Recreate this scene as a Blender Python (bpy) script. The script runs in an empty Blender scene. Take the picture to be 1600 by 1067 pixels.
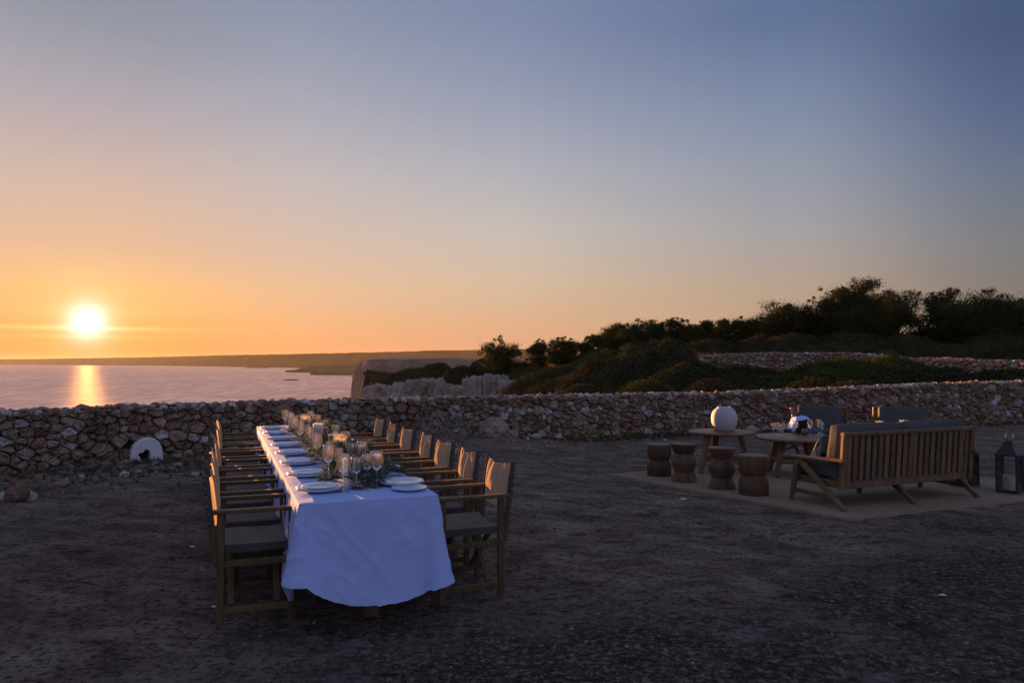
import bpy, bmesh, math, random
import numpy as np
from mathutils import Vector, Matrix

random.seed(7)
RNG = np.random.default_rng(7)
S = bpy.context.scene
COL = S.collection
R = math.radians

# ------------------------------------------------------------------ camera
F_PX = 1150.0            # focal length in pixels of a 1600 px wide picture
EYE = 1.53
PITCH = math.atan((566.0 - 533.5) / F_PX)
cam = bpy.data.cameras.new('camera')
cam.sensor_width = 36.0
cam.lens = 36.0 * F_PX / 1600.0
cam.clip_start = 0.05
cam.clip_end = 60000.0
cam_o = bpy.data.objects.new('camera', cam)
cam_o.location = (0, 0, EYE)
cam_o.rotation_euler = (math.pi / 2 + PITCH, 0, 0)
COL.objects.link(cam_o)
S.camera = cam_o

# ------------------------------------------------------------------ sun
SUN_AZ = R(-30.0)        # left of the view axis
SUN_EL = R(2.75)
SUN_DIR = Vector((math.sin(SUN_AZ) * math.cos(SUN_EL), math.cos(SUN_AZ) * math.cos(SUN_EL), math.sin(SUN_EL)))
sun = bpy.data.lights.new('sun', 'SUN')
sun.energy = 4.3
sun.angle = R(0.55)
sun.color = (1.0, 0.43, 0.135)
sun_o = bpy.data.objects.new('sun', sun)
sun_o.rotation_euler = (-SUN_DIR).to_track_quat('-Z', 'Y').to_euler()
COL.objects.link(sun_o)

# ------------------------------------------------------------------ exposure
S.view_settings.view_transform = 'Standard'
S.view_settings.look = 'None'
S.view_settings.exposure = 2.6     # exposed for the shade at dusk
S.view_settings.gamma = 1.0
S.view_settings.use_curve_mapping = False
S.cycles.use_denoising = True
S.cycles.max_bounces = 8
S.cycles.transparent_max_bounces = 24
S.cycles.volume_bounces = 0
S.cycles.sample_clamp_indirect = 4.0
S.cycles.caustics_reflective = False
S.cycles.caustics_refractive = False

# ------------------------------------------------------------------ sky (world)
world = bpy.data.worlds.new('World')
S.world = world
world.use_nodes = True
WN, WL = world.node_tree.nodes, world.node_tree.links
WN.clear()

def wmath(op, a, b=None, c=None, clamp=False):
    n = WN.new('ShaderNodeMath'); n.operation = op; n.use_clamp = clamp
    for i, v in enumerate((a, b, c)):
        if v is None: continue
        if isinstance(v, (int, float)): n.inputs[i].default_value = v
        else: WL.new(v, n.inputs[i])
    return n.outputs[0]

def wdot(v, d):
    n = WN.new('ShaderNodeVectorMath'); n.operation = 'DOT_PRODUCT'
    WL.new(v, n.inputs[0]); n.inputs[1].default_value = d
    return n.outputs['Value']

def wramp(fac, stops):
    n = WN.new('ShaderNodeValToRGB')
    e = n.color_ramp.elements
    while len(e) < len(stops): e.new(0.5)
    for k, (p, c) in enumerate(stops):
        e[k].position = p; e[k].color = (*c, 1)
    WL.new(fac, n.inputs[0])
    return n.outputs[0]

def wmix(fac, a, b, mode='MIX'):
    n = WN.new('ShaderNodeMix'); n.data_type = 'RGBA'; n.blend_type = mode
    n.clamp_factor = True; n.clamp_result = False
    if isinstance(fac, (int, float)): n.inputs[0].default_value = fac
    else: WL.new(fac, n.inputs[0])
    for i, v in ((6, a), (7, b)):
        if isinstance(v, tuple): n.inputs[i].default_value = (*v, 1)
        else: WL.new(v, n.inputs[i])
    return n.outputs[2]

tc = WN.new('ShaderNodeTexCoord')
DIRV = tc.outputs['Generated']
sep = WN.new('ShaderNodeSeparateXYZ'); WL.new(DIRV, sep.inputs[0])
zz = wmath('MAXIMUM', sep.outputs[2], 0.0)
hlen = wmath('SQRT', wmath('ADD', wmath('MULTIPLY', sep.outputs[0], sep.outputs[0]), wmath('ADD', wmath('MULTIPLY', sep.outputs[1], sep.outputs[1]), 1e-5)))
cosaz = wmath('DIVIDE', wdot(DIRV, (math.sin(SUN_AZ), math.cos(SUN_AZ), 0)), hlen)
elev = wmath('SQRT', zz)          # sqrt spreads the horizon bands
def q(z): return math.sqrt(max(z, 0.0))
def lin(c):
    v = [1.1 * (x / 255 / 12.92 if x / 255 <= 0.04045 else ((x / 255 + 0.055) / 1.055) ** 2.4) for x in c]
    y = 0.3 * v[0] + 0.55 * v[1] + 0.15 * v[2]
    return tuple(x * 0.93 + y * 0.07 for x in v)
ZEN = lin((110, 126, 168))
def column(stops):
    """colours of the sky up one azimuth: (elevation in degrees, sRGB)"""
    st = [(q(math.sin(R(e if e > 14 else e * (0.79 + 0.015 * e)))), lin(c)) for e, c in stops]
    return wramp(elev, st + [(1.0, ZEN)])
SKY_COLS = [   # degrees away from the sun, then the column from the horizon up
    (3, [(0.2, (240, 138, 52)), (1.3, (244, 150, 66)), (3.0, (246, 164, 82)), (5.6, (246, 180, 112)), (8.6, (222, 176, 145)), (12.4, (206, 178, 166)), (17.6, (174, 165, 175)), (22.5, (143, 149, 164)), (27.0, (128, 138, 162))]),
    (14, [(0.2, (230, 146, 88)), (1.3, (236, 158, 98)), (3.1, (238, 172, 116)), (6.2, (230, 184, 144)), (9.8, (211, 184, 168)), (13.6, (194, 183, 182)), (18.6, (168, 168, 182)), (24.0, (142, 151, 173)), (28.5, (126, 138, 168))]),
    (30, [(0.3, (205, 146, 112)), (1.3, (213, 154, 118)), (3.3, (218, 168, 128)), (6.8, (211, 183, 155)), (10.7, (196, 187, 179)), (14.9, (173, 174, 184)), (19.9, (147, 155, 178)), (25.4, (122, 137, 170))]),
    (49, [(0.3, (174, 136, 110)), (1.2, (180, 142, 114)), (3.1, (184, 153, 123)), (6.4, (178, 157, 138)), (10.1, (163, 160, 162)), (14.1, (144, 152, 169)), (18.9, (120, 137, 167)), (24.1, (92, 113, 152))]),
    (66, [(0.3, (122, 106, 94)), (2.0, (126, 111, 98)), (5.5, (122, 117, 113)), (8.8, (114, 120, 129)), (12.3, (99, 114, 138)), (16.5, (78, 99, 137)), (21.1, (63, 85, 124))]),
    (125, [(0.3, (128, 131, 164)), (6.0, (153, 157, 191)), (16.0, (149, 157, 192)), (35.0, (128, 140, 181))]),  # out-of-view sky from here on, brightened to fill the shaded sides
    (180, [(0.3, (131, 136, 170)), (6.0, (160, 164, 197)), (16.0, (156, 163, 198)), (35.0, (132, 144, 185))])]
azdeg = wmath('MULTIPLY', wmath('ARCCOSINE', wmath('MAXIMUM', wmath('MINIMUM', cosaz, 1.0), -1.0)), 180 / math.pi)
skyc = column(SKY_COLS[0][1])
for (a0, _s0), (a1, s1) in zip(SKY_COLS[:-1], SKY_COLS[1:]):
    n = WN.new('ShaderNodeMapRange'); WL.new(azdeg, n.inputs[0])
    for i, v in ((1, a0), (2, a1), (3, 0.0), (4, 1.0)): n.inputs[i].default_value = v
    if a1 > 60: n.interpolation_type = 'SMOOTHSTEP'
    skyc = wmix(n.outputs[0], skyc, column(s1))
# aureole and disc of the sun
cth = wmath('MAXIMUM', wdot(DIRV, tuple(SUN_DIR)), 0.0)
ang = wmath('ARCCOSINE', wmath('MINIMUM', cth, 1.0))
def glow(width, col, k):
    g = wmath('EXPONENT', wmath('MULTIPLY', wmath('POWER', wmath('DIVIDE', ang, width), k), -1.0))
    nn = WN.new('ShaderNodeVectorMath'); nn.operation = 'SCALE'
    nn.inputs[0].default_value = col; WL.new(g, nn.inputs[3])
    return nn.outputs[0]
def vadd(x, y):
    nn = WN.new('ShaderNodeVectorMath'); nn.operation = 'ADD'
    WL.new(x, nn.inputs[0]); WL.new(y, nn.inputs[1]); return nn.outputs[0]
for wd, colr, kk in ((0.100, (0.03, 0.065, 0.015), 1.5), (0.042, (0.05, 0.16, 0.11), 1.6), (0.0190, (0.6, 1.0, 1.2), 1.9), (0.0088, (12.0, 11.0, 8.5), 5.0)):
    skyc = vadd(skyc, glow(wd, colr, kk))
# thin bright cloud streaks low beside the sun
elev_ang = wmath('ARCSINE', sep.outputs[2])
azd = wmath('ARCCOSINE', wmath('MINIMUM', cosaz, 1.0))
def streak(e0, ew, aw, col):
    g = wmath('MULTIPLY', wmath('EXPONENT', wmath('MULTIPLY', wmath('POWER', wmath('DIVIDE', wmath('ABSOLUTE', wmath('SUBTRACT', elev_ang, R(e0))), R(ew)), 2.0), -1.0)),
              wmath('EXPONENT', wmath('MULTIPLY', wmath('DIVIDE', azd, R(aw)), -1.0)))
    nn = WN.new('ShaderNodeVectorMath'); nn.operation = 'SCALE'
    nn.inputs[0].default_value = col; WL.new(g, nn.inputs[3]); return nn.outputs[0]
skyc = vadd(skyc, streak(2.30, 0.15, 3.5, (0.45, 0.45, 0.25)))
skyc = vadd(skyc, streak(1.72, 0.12, 3.5, (0.20, 0.16, 0.06)))
skyc = vadd(skyc, streak(3.5, 0.35, 6.0, (0.05, 0.05, 0.02)))
# physical sky for the overall tint of the dome
nish = WN.new('ShaderNodeTexSky'); nish.sky_type = 'NISHITA'; nish.sun_disc = False
nish.sun_elevation = SUN_EL; nish.sun_rotation = -SUN_AZ if False else SUN_AZ
nish.altitude = 40; nish.dust_density = 2.0
bg = WN.new('ShaderNodeBackground'); bg.inputs[1].default_value = 0.15
WL.new(skyc, bg.inputs[0])
bg2 = WN.new('ShaderNodeBackground'); bg2.inputs[1].default_value = 0.0006
WL.new(nish.outputs[0], bg2.inputs[0])
addn = WN.new('ShaderNodeAddShader'); WL.new(bg.outputs[0], addn.inputs[0]); WL.new(bg2.outputs[0], addn.inputs[1])
wo = WN.new('ShaderNodeOutputWorld'); WL.new(addn.outputs[0], wo.inputs[0])

# ------------------------------------------------------------------ helpers: points
CP, SP = math.cos(PITCH), math.sin(PITCH)
def ray(px, py):
    x = (px - 800.0) / F_PX; y = (533.5 - py) / F_PX
    return Vector((x, CP - y * SP, SP + y * CP))
def G(px, py, z=0.0):
    """the place on the level z that the survey of the photograph gives for a pixel"""
    d = ray(px, py); t = (z - EYE) / d.z
    return Vector((d.x * t, d.y * t, z))
def AT(px, Y, py=None):
    d = ray(px, 566 if py is None else py); t = Y / d.y
    return Vector((d.x * t, Y, EYE + d.z * t))

# ------------------------------------------------------------------ helpers: noise
def _hash(ix, iy, iz, seed):
    h = (ix.astype(np.int64) * 374761393 + iy.astype(np.int64) * 668265263 + iz.astype(np.int64) * 2147483647 + seed * 1274126177) & 0xFFFFFFFF
    h = ((h ^ (h >> 13)) * 1274126177) & 0xFFFFFFFF
    h = ((h ^ (h >> 16)) * 2246822519) & 0xFFFFFFFF
    return ((h ^ (h >> 15)) & 0xFFFFFF) / float(0xFFFFFF)
def vnoise(P, scale=1.0, seed=0):
    P = np.asarray(P, float) * scale
    i = np.floor(P).astype(np.int64); f = P - i; f = f * f * (3 - 2 * f)
    out = np.zeros(len(P))
    for dx in (0, 1):
        wx = f[:, 0] if dx else 1 - f[:, 0]
        for dy in (0, 1):
            wy = f[:, 1] if dy else 1 - f[:, 1]
            for dz in (0, 1):
                wz = f[:, 2] if dz else 1 - f[:, 2]
                out += wx * wy * wz * _hash(i[:, 0] + dx, i[:, 1] + dy, i[:, 2] + dz, seed)
    return out * 2 - 1
def fbm(P, scale=1.0, octv=4, seed=0, gain=0.5):
    P = np.asarray(P, float); o = np.zeros(len(P)); a = 1.0
    for k in range(octv):
        o += a * vnoise(P, scale * 2 ** k, seed + 17 * k); a *= gain
    return o
def sstep(a, b, x):
    t = np.clip((x - a) / (b - a), 0, 1); return t * t * (3 - 2 * t)

# ------------------------------------------------------------------ helpers: objects
def tag(o, label=None, cat=None, group=None, kind=None):
    if label: o['label'] = label
    if cat: o['category'] = cat
    if group: o['group'] = group
    if kind: o['kind'] = kind
    return o
def empty(name, loc=(0, 0, 0), rz=0.0, label=None, cat=None, group=None):
    o = bpy.data.objects.new(name, None); COL.objects.link(o)
    o.location = loc; o.rotation_euler = (0, 0, rz); o.empty_display_size = 0.1
    return tag(o, label, cat, group)
def raw_mesh(name, V, F, smooth=False):
    """V (n,3) array, F (m,k) int array of equal-size faces or a list of lists"""
    me = bpy.data.meshes.new(name)
    V = np.ascontiguousarray(V, dtype=np.float32)
    if isinstance(F, np.ndarray):
        m, k = F.shape
        me.vertices.add(len(V)); me.vertices.foreach_set('co', V.ravel())
        me.loops.add(m * k); me.loops.foreach_set('vertex_index', np.ascontiguousarray(F, dtype=np.int32).ravel())
        me.polygons.add(m)
        me.polygons.foreach_set('loop_start', np.arange(0, m * k, k, dtype=np.int32))
        me.polygons.foreach_set('loop_total', np.full(m, k, dtype=np.int32))
        me.update(calc_edges=True)
    else:
        me.from_pydata([tuple(map(float, v)) for v in V], [], F)
        me.update()
    me.polygons.foreach_set('use_smooth', np.full(len(me.polygons), bool(smooth)))
    return me
def link_mesh(name, me, m, parent=None, loc=None, rot=None):
    o = bpy.data.objects.new(name, me); COL.objects.link(o)
    if m is not None and len(me.materials) == 0: me.materials.append(m)
    if parent is not None: o.parent = parent
    if loc is not None: o.location = loc
    if rot is not None: o.rotation_euler = rot
    return o
def copy_tree(o, parent=None):
    c = o.copy(); COL.objects.link(c)
    c.parent = parent
    for ch in list(o.children): copy_tree(ch, c)
    return c
def grid_faces(nu, nv, wrap_u=False):
    iu = np.arange(nu if wrap_u else nu - 1); iv = np.arange(nv - 1)
    A, B = np.meshgrid(iu, iv, indexing='ij'); A = A.ravel(); B = B.ravel(); A2 = (A + 1) % nu
    return np.stack([A * nv + B, A2 * nv + B, A2 * nv + B + 1, A * nv + B + 1], 1)

class MB:
    def __init__(self): self.v = []; self.f = []
    def add(self, V, F):
        b = len(self.v); self.v += [tuple(p) for p in V]; self.f += [[b + i for i in f] for f in F]
    def bar(self, p0, p1, w, h, up=(0, 0, 1), ch=0.18, w1=None, h1=None):
        """a bar of chamfered section w (sideways) by h (along up)"""
        p0 = Vector(p0); p1 = Vector(p1); d = (p1 - p0).normalized(); up = Vector(up)
        s = d.cross(up)
        if s.length < 1e-4: s = d.cross(Vector((0, 1, 0)))
        s.normalize(); u = s.cross(d).normalized()
        V = []
        def ring(p, ww, hh, sc, off):
            c = ch * min(ww, hh) ; a = ww / 2 * sc; b_ = hh / 2 * sc
            for (x, y) in ((-a + c, -b_), (a - c, -b_), (a, -b_ + c), (a, b_ - c), (a - c, b_), (-a + c, b_), (-a, b_ - c), (-a, -b_ + c)):
                V.append(p + s * x + u * y + d * off)
        w1 = w1 or w; h1 = h1 or h; e = 0.12 * min(w, h)
        ring(p0, w, h, 0.9, 0); ring(p0, w, h, 1, e); ring(p1, w1, h1, 1, -e); ring(p1, w1, h1, 0.9, 0)
        Fc = [list(range(7, -1, -1)), list(range(24, 32))]
        for k in range(3):
            for i in range(8):
                j = (i + 1) % 8; Fc.append([k * 8 + i, k * 8 + j, k * 8 + 8 + j, k * 8 + 8 + i])
        self.add(V, Fc); return self
    def box(self, x0, x1, y0, y1, z0, z1):
        V = [(x0, y0, z0), (x1, y0, z0), (x1, y1, z0), (x0, y1, z0), (x0, y0, z1), (x1, y0, z1), (x1, y1, z1), (x0, y1, z1)]
        self.add(V, [[3, 2, 1, 0], [4, 5, 6, 7], [0, 1, 5, 4], [1, 2, 6, 5], [2, 3, 7, 6], [3, 0, 4, 7]]); return self
    def lathe(self, prof, n=24, c=(0, 0, 0), cap0=True, cap1=True):
        V = []; Fc = []
        for (r, z) in prof:
            for i in range(n):
                a = 2 * math.pi * i / n; V.append((c[0] + r * math.cos(a), c[1] + r * math.sin(a), c[2] + z))
        for k in range(len(prof) - 1):
            for i in range(n):
                j = (i + 1) % n; Fc.append([k * n + i, k * n + j, (k + 1) * n + j, (k + 1) * n + i])
        if cap0: Fc.append(list(range(n - 1, -1, -1)))
        if cap1: Fc.append([(len(prof) - 1) * n + i for i in range(n)])
        self.add(V, Fc); return self
    def tube(self, pts, rad, n=6):
        pts = [Vector(p) for p in pts]; V = []; Fc = []
        for k, p in enumerate(pts):
            d = (pts[min(k + 1, len(pts) - 1)] - pts[max(k - 1, 0)]).normalized()
            s = d.cross(Vector((0.13, 0.31, 0.94)));
            if s.length < 1e-3: s = d.cross(Vector((1, 0, 0)))
            s.normalize(); u = s.cross(d)
            r = rad[k] if isinstance(rad, (list, tuple)) else rad
            for i in range(n):
                a = 2 * math.pi * i / n; V.append(p + s * (r * math.cos(a)) + u * (r * math.sin(a)))
        for k in range(len(pts) - 1):
            for i in range(n):
                j = (i + 1) % n; Fc.append([k * n + i, k * n + j, (k + 1) * n + j, (k + 1) * n + i])
        Fc.append(list(range(n - 1, -1, -1))); Fc.append([(len(pts) - 1) * n + i for i in range(n)])
        self.add(V, Fc); return self
    def build(self, name, m, parent=None, smooth=False, loc=None, rot=None):
        me = bpy.data.meshes.new(name); me.from_pydata(self.v, [], self.f); me.update()
        if smooth:
            me.polygons.foreach_set('use_smooth', np.full(len(me.polygons), True))
            if smooth == 'auto':
                me.set_sharp_from_angle(angle=R(40))
        return link_mesh(name, me, m, parent, loc, rot)

def soft_box(name, m, parent, c, size, r=0.05, n=6, puff=0.0, rot=None, seed=0):
    """a cushion: a rounded box grid, slightly puffed and uneven"""
    bm = bmesh.new(); bmesh.ops.create_cube(bm, size=2.0)
    bmesh.ops.subdivide_edges(bm, edges=bm.edges[:], cuts=n, use_grid_fill=True)
    V = np.array([v.co[:] for v in bm.verts]); hs = np.array(size) / 2
    Q = V * hs
    inner = np.clip(Q, -(hs - r), hs - r); dlt = Q - inner
    L = np.linalg.norm(dlt, axis=1, keepdims=True); Lm = np.maximum(L, 1e-9)
    Q = inner + dlt / Lm * np.minimum(L, r)
    if puff:
        k = int(np.argmin(hs)); o = [i for i in range(3) if i != k]
        g = np.clip(1 - (V[:, o[0]]) ** 2, 0, 1) * np.clip(1 - (V[:, o[1]]) ** 2, 0, 1)
        Q[:, k] += np.sign(V[:, k]) * (np.abs(V[:, k]) > 0.9) * g * puff
    Q += np.stack([fbm(Q + 31 * k + seed * 3.7, 5, 2, seed + k) for k in range(3)], 1) * 0.006
    for v, qv in zip(bm.verts, Q): v.co = qv
    me = bpy.data.meshes.new(name); bm.to_mesh(me); bm.free()
    me.polygons.foreach_set('use_smooth', np.full(len(me.polygons), True))
    return link_mesh(name, me, m, parent, c, rot)

def leaves(P, N, size, rng, aspect=0.5, spread=0.8):
    """leaf blades (rhombs of two triangles) at points P roughly facing N"""
    n = len(P); P = np.asarray(P); N = np.asarray(N)
    d = rng.normal(size=(n, 3)); d /= np.linalg.norm(d, axis=1, keepdims=True)
    nn = N + d * spread; nn /= np.linalg.norm(nn, axis=1, keepdims=True)
    t = np.cross(nn, rng.normal(size=(n, 3))); t /= np.linalg.norm(t, axis=1, keepdims=True) + 1e-9
    s = np.cross(nn, t)
    sz = (np.asarray(size) * rng.uniform(0.6, 1.3, n))[:, None]
    V = np.stack([P - t * sz * 0.5, P + s * sz * aspect * 0.5, P + t * sz * 0.5, P - s * sz * aspect * 0.5], 1).reshape(-1, 3)
    Fq = np.arange(4 * n).reshape(n, 4)
    return V, Fq

def blob(rng, size, sub=1, rough=0.22, flat=1.0):
    bm = bmesh.new(); bmesh.ops.create_icosphere(bm, subdivisions=sub, radius=1.0)
    V = np.array([v.co[:] for v in bm.verts]); Fc = np.array([[v.index for v in f.verts] for f in bm.faces]); bm.free()
    # cut a few planes for an angular rock
    for _ in range(7):
        d = rng.normal(size=3); d /= np.linalg.norm(d); h = rng.uniform(0.55, 0.9)
        k = V @ d; over = np.maximum(k - h, 0); V = V - over[:, None] * d
    V = V * (1 + rough * fbm(V + rng.uniform(-50, 50, 3), 1.6, 3, 3)[:, None])
    V = V * np.array(size) ; V[:, 2] *= flat
    return V, Fc
# ------------------------------------------------------------------ materials
def new_mat(name):
    m = bpy.data.materials.new(name); m.use_nodes = True
    nt = m.node_tree; b = nt.nodes['Principled BSDF']
    return m, nt, nt.nodes, nt.links, b
def setv(sock, v):
    sock.default_value = (*v, 1) if isinstance(v, tuple) and len(v) == 3 and sock.type == 'RGBA' else v
def coords(nt, kind='Object', scale=(1, 1, 1), rot=(0, 0, 0)):
    t = nt.nodes.new('ShaderNodeTexCoord'); mp = nt.nodes.new('ShaderNodeMapping')
    mp.inputs['Scale'].default_value = scale; mp.inputs['Rotation'].default_value = rot
    if kind == 'World':
        g = nt.nodes.new('ShaderNodeNewGeometry'); nt.links.new(g.outputs['Position'], mp.inputs[0])
    else: nt.links.new(t.outputs[kind], mp.inputs[0])
    return mp.outputs[0]
def noise(nt, vec, scale, detail=4, rough=0.55, dist=0.0):
    n = nt.nodes.new('ShaderNodeTexNoise'); n.inputs['Scale'].default_value = scale; n.inputs['Detail'].default_value = detail
    n.inputs['Roughness'].default_value = rough; n.inputs['Distortion'].default_value = dist
    nt.links.new(vec, n.inputs['Vector']); return n.outputs['Fac']
def ramp(nt, fac, stops, interp='LINEAR'):
    n = nt.nodes.new('ShaderNodeValToRGB'); e = n.color_ramp.elements; n.color_ramp.interpolation = interp
    while len(e) < len(stops): e.new(0.5)
    for k, (p, c) in enumerate(stops):
        e[k].position = p; e[k].color = (*c, 1) if len(c) == 3 else c
    nt.links.new(fac, n.inputs[0]); return n.outputs[0]
def mixc(nt, fac, a, b, mode='MIX'):
    n = nt.nodes.new('ShaderNodeMix'); n.data_type = 'RGBA'; n.blend_type = mode
    if isinstance(fac, (int, float)): n.inputs[0].default_value = fac
    else: nt.links.new(fac, n.inputs[0])
    for i, v in ((6, a), (7, b)):
        if isinstance(v, tuple): n.inputs[i].default_value = (*v, 1)
        else: nt.links.new(v, n.inputs[i])
    return n.outputs[2]
def mth(nt, op, a, b=None, clamp=False):
    n = nt.nodes.new('ShaderNodeMath'); n.operation = op; n.use_clamp = clamp
    for i, v in enumerate((a, b)):
        if v is None: continue
        if isinstance(v, (int, float)): n.inputs[i].default_value = v
        else: nt.links.new(v, n.inputs[i])
    return n.outputs[0]
def bump(nt, b, h, strength=0.3, dist=0.01, prev=None):
    n = nt.nodes.new('ShaderNodeBump'); n.inputs['Strength'].default_value = strength; n.inputs['Distance'].default_value = dist
    nt.links.new(h, n.inputs['Height'])
    if prev is not None: nt.links.new(prev, n.inputs['Normal'])
    nt.links.new(n.outputs[0], b.inputs['Normal']); return n.outputs[0]
def rnd(nt):
    n = nt.nodes.new('ShaderNodeObjectInfo'); return n.outputs['Random']
def attr(nt, name):
    n = nt.nodes.new('ShaderNodeAttribute'); n.attribute_name = name; return n
def white_noise3(nt, vec):
    n = nt.nodes.new('ShaderNodeTexWhiteNoise'); nt.links.new(vec, n.inputs['Vector']); return n.outputs['Value']

def wood_mat(name, dark, light, scale=(3, 30, 30), rough=0.6, kind='Object', spec=0.3):
    m, nt, N, L, b = new_mat(name)
    v = coords(nt, kind, scale)
    g = noise(nt, v, 1.6, 6, 0.6, 0.6)
    g2 = noise(nt, coords(nt, kind, (2, 2, 2)), 2.0, 3)
    f = mth(nt, 'ADD', mth(nt, 'MULTIPLY', g, 0.7), mth(nt, 'MULTIPLY', g2, 0.3))
    f = mth(nt, 'ADD', f, mth(nt, 'MULTIPLY', mth(nt, 'SUBTRACT', rnd(nt), 0.5), 0.22))
    c = ramp(nt, f, [(0.3, dark), (0.68, light)])
    L.new(c, b.inputs['Base Color']); b.inputs['Roughness'].default_value = rough
    b.inputs['Specular IOR Level'].default_value = spec
    bump(nt, b, g, 0.25, 0.003)
    return m
M = {}
M['chair_wood'] = wood_mat('chair_wood', (0.050, 0.031, 0.014), (0.145, 0.092, 0.042), (18, 18, 3), 0.55)
M['teak'] = wood_mat('teak', (0.085, 0.048, 0.025), (0.215, 0.130, 0.068), (14, 14, 3), 0.55)
M['teak_top'] = wood_mat('teak_top', (0.13, 0.068, 0.034), (0.27, 0.155, 0.082), (2.5, 26, 8), 0.5)
M['stool_wood'] = wood_mat('stool_wood', (0.045, 0.024, 0.014), (0.155, 0.080, 0.043), (9, 9, 2.2), 0.5)

def fabric_mat(name, col, var=0.15, weave=500, trans=0.0, rough=0.9, wr=0.0):
    m, nt, N, L, b = new_mat(name)
    v = coords(nt, 'Object')
    n1 = noise(nt, v, 6, 4)
    c0 = tuple(x * (1 - var) for x in col); c1 = tuple(min(1, x * (1 + var)) for x in col)
    c = ramp(nt, n1, [(0.3, c0), (0.7, c1)])
    L.new(c, b.inputs['Base Color']); b.inputs['Roughness'].default_value = rough
    b.inputs['Specular IOR Level'].default_value = 0.0
    b.inputs['Sheen Weight'].default_value = 0.0
    w = noise(nt, v, weave, 2)
    if wr:
        cr = noise(nt, coords(nt, 'Object', (1, 1, 1)), 5.0, 5, 0.6, 1.5)
        w = mth(nt, 'ADD', mth(nt, 'MULTIPLY', w, 0.06), mth(nt, 'MULTIPLY', cr, wr))
    bump(nt, b, w, 0.5, 0.004)
    if trans:
        tr = N.new('ShaderNodeBsdfTranslucent'); L.new(c, tr.inputs[0])
        mx = N.new('ShaderNodeMixShader'); mx.inputs[0].default_value = trans
        L.new(b.outputs[0], mx.inputs[1]); L.new(tr.outputs[0], mx.inputs[2])
        L.new(mx.outputs[0], N['Material Output'].inputs[0])
    return m
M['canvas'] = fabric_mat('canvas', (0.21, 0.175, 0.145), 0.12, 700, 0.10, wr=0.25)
M['canvas_back_sunlit'] = fabric_mat('canvas_back_sunlit', (0.56, 0.40, 0.245), 0.10, 700, 0.36, wr=0.25)  # the taupe chair canvas with low orange sunlight put into its colour
M['canvas_shaded'] = fabric_mat('canvas_shaded', (0.085, 0.076, 0.070), 0.15, 700)  # chair canvas darkened to its look in shade, for sleeves and hems
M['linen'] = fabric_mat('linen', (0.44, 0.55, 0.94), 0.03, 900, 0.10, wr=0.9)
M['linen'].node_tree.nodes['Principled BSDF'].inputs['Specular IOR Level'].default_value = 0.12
M['cushion'] = fabric_mat('cushion', (0.092, 0.092, 0.092), 0.12, 600, 0, wr=0.3)
M['navy'] = fabric_mat('navy', (0.008, 0.018, 0.045), 0.2, 500)
M['cream_yarn'] = fabric_mat('cream_yarn', (0.62, 0.56, 0.46), 0.15, 400)
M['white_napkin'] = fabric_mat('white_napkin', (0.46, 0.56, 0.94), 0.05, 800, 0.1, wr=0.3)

def simple(name, col, rough=0.5, metal=0.0, spec=0.5, var=0.1, scale=8, bumps=0.0, bscale=40):
    m, nt, N, L, b = new_mat(name)
    v = coords(nt, 'Object'); n1 = noise(nt, v, scale, 4)
    c0 = tuple(x * (1 - var) for x in col); c1 = tuple(min(1, x * (1 + var)) for x in col)
    L.new(ramp(nt, n1, [(0.3, c0), (0.7, c1)]), b.inputs['Base Color'])
    b.inputs['Roughness'].default_value = rough; b.inputs['Metallic'].default_value = metal
    b.inputs['Specular IOR Level'].default_value = spec
    if bumps: bump(nt, b, noise(nt, v, bscale, 4), bumps, 0.006)
    return m
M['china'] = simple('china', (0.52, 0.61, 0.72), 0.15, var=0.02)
M['iron'] = simple('iron', (0.030, 0.031, 0.034), 0.5, 0.3, var=0.25, scale=20)
M['stud'] = simple('stud', (0.5, 0.48, 0.44), 0.3, 0.9)
M['ceramic'] = simple('ceramic', (0.42, 0.425, 0.445), 0.75, var=0.10, scale=5, bumps=0.5, bscale=30)
M['bucket'] = simple('bucket', (0.05, 0.05, 0.055), 0.35, 0.6, var=0.2)
M['foil'] = simple('foil', (0.40, 0.10, 0.16), 0.35, 0.4)
M['bottle_glass'] = simple('bottle_glass', (0.06, 0.075, 0.05), 0.08)
M['bark'] = simple('bark', (0.075, 0.055, 0.042), 0.9, var=0.35, scale=6, bumps=0.6, bscale=12)
M['lime_white'] = simple('lime_white', (0.62, 0.61, 0.63), 0.9, var=0.12, scale=14, bumps=0.6, bscale=30)

def wax_mat():
    m, nt, N, L, b = new_mat('wax')
    b.inputs['Base Color'].default_value = (0.74, 0.70, 0.60, 1); b.inputs['Roughness'].default_value = 0.45
    b.inputs['Subsurface Weight'].default_value = 0.5
    b.inputs['Subsurface Radius'].default_value = (0.03, 0.02, 0.01); b.inputs['Subsurface Scale'].default_value = 1.0
    bump(nt, b, noise(nt, coords(nt), 25, 3), 0.15, 0.003)
    return m
M['wax'] = wax_mat()

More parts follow.
